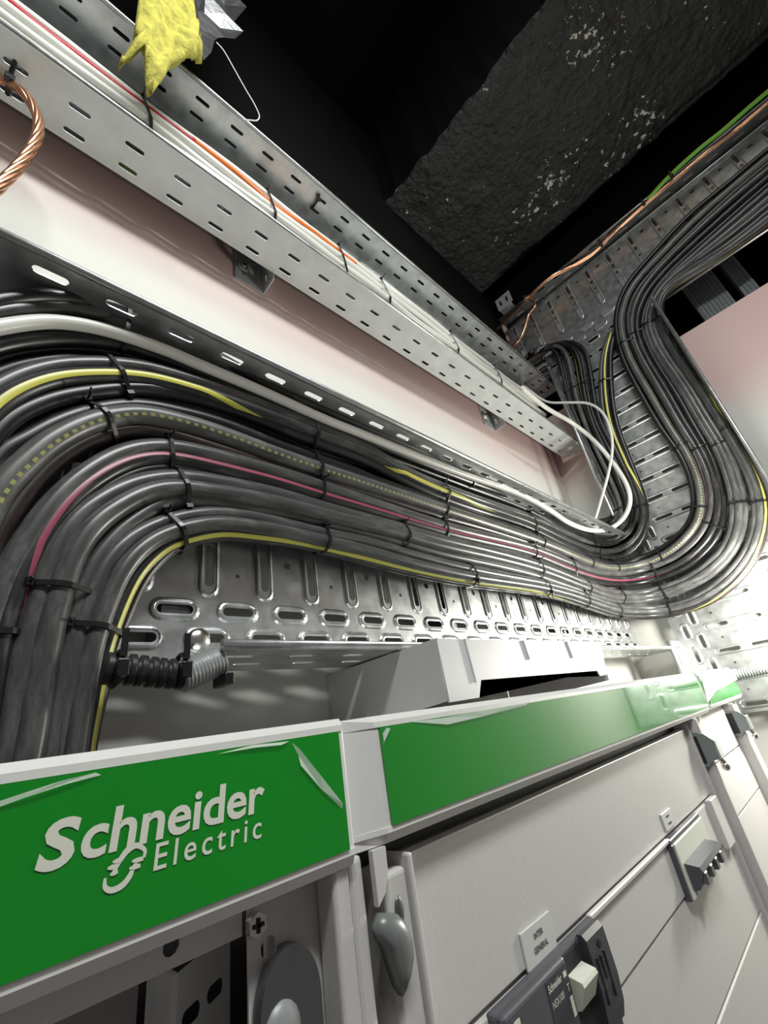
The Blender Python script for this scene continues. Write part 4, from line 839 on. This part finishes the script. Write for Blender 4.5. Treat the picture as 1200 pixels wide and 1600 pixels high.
# handle
hd = thing('door_handle', 'grey drop-shaped door handle between the two cabinets', 'handle')
pts = [LX(600, 1428), LX(625, 1428), LX(638, 1440), LX(648, 1470), LX(650, 1500), LX(644, 1535), LX(636, 1560), LX(626, 1545), (LX(615, 1510)), LX(605, 1480), LX(598, 1470), LX(592, 1450)]
bm = bmesh.new(); cx = float(np.mean([p[0] for p in pts])); cz = float(np.mean([p[2] for p in pts])); rings = []
for s_, y in ((1.0, 0.2555), (1.0, 0.2515), (0.82, 0.2475), (0.45, 0.2455)):
    rings.append([bm.verts.new((cx + (p[0] - cx) * s_, y, cz + (p[2] - cz) * s_)) for p in pts])
for a in range(3):
    for i in range(len(pts)): bm.faces.new([rings[a][i], rings[a][(i + 1) % len(pts)], rings[a + 1][(i + 1) % len(pts)], rings[a + 1][i]])
bm.faces.new(rings[3]); bm.faces.new(rings[0][::-1]); bm_obj('grip', bm, 'handle', hd, True)
q = LX(637, 1425); bm = bmesh.new(); bmesh.ops.create_uvsphere(bm, u_segments=12, v_segments=8, radius=0.0045); bmesh.ops.scale(bm, verts=bm.verts[:], vec=(0.8, 0.35, 1.6)); bmesh.ops.translate(bm, verts=bm.verts[:], vec=(q[0], 0.2555, q[2])); bm_obj('keyhole', bm, 'steel_dark', hd, True)

# label plates
def label_plate(name, label, x0, x1, z0, z1, lines, sz):
    L = thing(name, label, 'label'); box('plate', x0, x1, YP - 0.0022, YP - 0.0002, z0, z1, 'label', L, 0.0004, 1)
    for (s_, z) in lines:
        text_mesh('print', s_, sz, 'ink', L, lambda u, v, z=z: ((x0 + x1) / 2 + u, YP - 0.0026, z + v), offset=0.0001, align='CENTER')
label_plate('label_plate', 'small clear label reading INTER GENERAL above the dark breaker', 0.360, 0.406, -0.172, -0.150, (('INTER', -0.1585), ('GENERAL', -0.1660)), 0.0050)
label_plate('label_plate', 'small label with faint illegible print above the modular breaker window', 0.713, 0.752, -0.1665, -0.1480, (), 0.0045)
lp2 = bpy.data.objects['label_plate.001']
for z in (-0.1535, -0.1610): box('print_mark', 0.7265, 0.7385, YP - 0.0026, YP - 0.0021, z - 0.0009, z + 0.0009, 'ink', lp2)

# moulded case breaker
B = thing('circuit_breaker', 'dark slate moulded-case breaker with a pale toggle on the cabinet front', 'breaker')
zt = -0.1715; zb_ = -0.330
box('base_case', 0.3050, 0.4640, 0.2605, YP, zb_, zt, 'slate', B, 0.0025, 2)
box('left_cover', 0.3060, 0.3935, 0.2550, 0.2610, zb_ - 0.02, zt - 0.0005, 'slate', B, 0.0028, 3)
box('toggle_recess', 0.3940, 0.4285, 0.2588, 0.2607, zb_, zt - 0.0040, 'dark', B)
prism_x('toggle', [(0.2605, -0.1850), (0.2480, -0.1880), (0.2470, -0.1905), (0.2540, -0.2040), (0.2605, -0.2055)], 0.3965, 0.4215, 'letter', B)
prism_x('right_cover', [(0.2610, zt - 0.0002), (0.2565, zt - 0.0004), (0.2535, zt - 0.004), (0.2520, -0.205), (0.2535, -0.222), (0.2570, -0.232), (0.2610, -0.234)], 0.4280, 0.4610, 'slate2', B)
for x in (0.4340, 0.4480): box('groove', x, x + 0.0012, 0.2514, 0.2540, -0.215, zt - 0.016, 'dark', B)
box('window', 0.4405, 0.4450, 0.2514, 0.2540, -0.202, -0.188, 'dark', B)
bm = bmesh.new(); bmesh.ops.create_cone(bm, cap_ends=True, segments=12, radius1=0.0026, radius2=0.0026, depth=0.002); bmesh.ops.rotate(bm, verts=bm.verts[:], matrix=Matrix.Rotation(math.pi / 2, 3, 'X')); bmesh.ops.translate(bm, verts=bm.verts[:], vec=(0.4460, 0.2530, zt - 0.0105)); bm_obj('screw_hole', bm, 'dark', B)
box('rating_plate', 0.3600, 0.3915, 0.2546, 0.2551, -0.240, zt - 0.004, 'slate2', B)
text_mesh('print', 'Schneider', 0.0058, 'letter', B, lambda u, v: (0.3612 + u, 0.2543, -0.1815 + v), offset=0.00012, width=0.0200)
box('print_mark', 0.3845, 0.3890, 0.2544, 0.2547, -0.1815, -0.1785, 'letter', B)
text_mesh('print', 'NSX100', 0.0056, 'letter', B, lambda u, v: (0.3625 + u, 0.2543, -0.1900 + v), width=0.0170)
text_mesh('print', 'T', 0.0060, 'letter', B, lambda u, v: (0.3855 + u, 0.2543, -0.1895 + v))
box('print_mark', 0.3860, 0.3900, 0.2544, 0.2547, -0.2030, -0.1925, 'letter', B); box('print_mark', 0.3760, 0.3850, 0.2544, 0.2547, -0.2180, -0.2100, 'letter', B)
box('print_mark', 0.3160, 0.3225, 0.2544, 0.2551, -0.186, -0.178, 'letter', B)

# modular breaker in its window
W_ = thing('modular_breaker', 'small pale modular breaker with a four-pole grey toggle in a front-plate window', 'breaker')
x0, x1, z0, z1 = 0.695, 0.835, -0.231, -0.172
box('window_frame_top', x0, x1, YP - 0.008, YP, z1 - 0.004, z1 + 0.001, 'slate', W_, 0.001, 1); box('window_frame_left', x0, x0 + 0.005, YP - 0.008, YP, z0, z1 - 0.004, 'slate', W_, 0.001, 1)
box('body', x0 + 0.005, x1, YP - 0.010, YP - 0.002, z0, z1 - 0.004, 'letter', W_, 0.001, 1)
prism_x('toggle_bar', [(YP - 0.010, -0.197), (YP - 0.026, -0.200), (YP - 0.028, -0.205), (YP - 0.018, -0.222), (YP - 0.010, -0.224)], x0 + 0.012, x1 - 0.022, 'slate', W_)
for k in range(4): box('pole_toggle', x0 + 0.016 + k * 0.027, x0 + 0.026 + k * 0.027, YP - 0.0285, YP - 0.018, -0.218, -0.206, 'steel_dark', W_, 0.001, 1)
for k in range(4): box('pole_mark', x0 + 0.018 + k * 0.027, x0 + 0.024 + k * 0.027, YP - 0.0108, YP - 0.010, -0.229, -0.226, 'white_frame', W_)

# hinge clips on the partitions
def clip(x, label, z):
    Hc = thing('hinge_clip', label, 'hinge', group='hinge clips on the partitions')
    prism_x('clip_plate', [(0.236, z + 0.002), (0.246, z + 0.012), (0.262, z + 0.016), (0.270, z + 0.010), (0.270, z - 0.034), (0.258, z - 0.036), (0.250, z - 0.028), (0.238, z - 0.026)], x - 0.006, x - 0.003, 'duct_grey', Hc)
    box('front_bend', x - 0.006, x + 0.020, 0.2345, 0.2380, z - 0.026, z + 0.002, 'galv', Hc, 0.001, 1)
    box('dark_spring', x - 0.0075, x - 0.0055, 0.258, 0.270, z - 0.030, z + 0.010, 'dark', Hc)
    bm = bmesh.new(); bmesh.ops.create_uvsphere(bm, u_segments=10, v_segments=6, radius=0.007); bmesh.ops.translate(bm, verts=bm.verts[:], vec=(x + 0.018, 0.240, z - 0.040)); bm_obj('screw_head', bm, 'zinc', Hc, True)
    tube('screw', [(x + 0.018, 0.240, z - 0.036), (x + 0.016, 0.246, z - 0.022)], 0.005, 'zinc', Hc, 8)
clip(0.974, 'steel hinge clip on the partition right of the breaker plates', -0.098)
clip(1.300, 'steel hinge clip at the far right edge under the short header', -0.090)
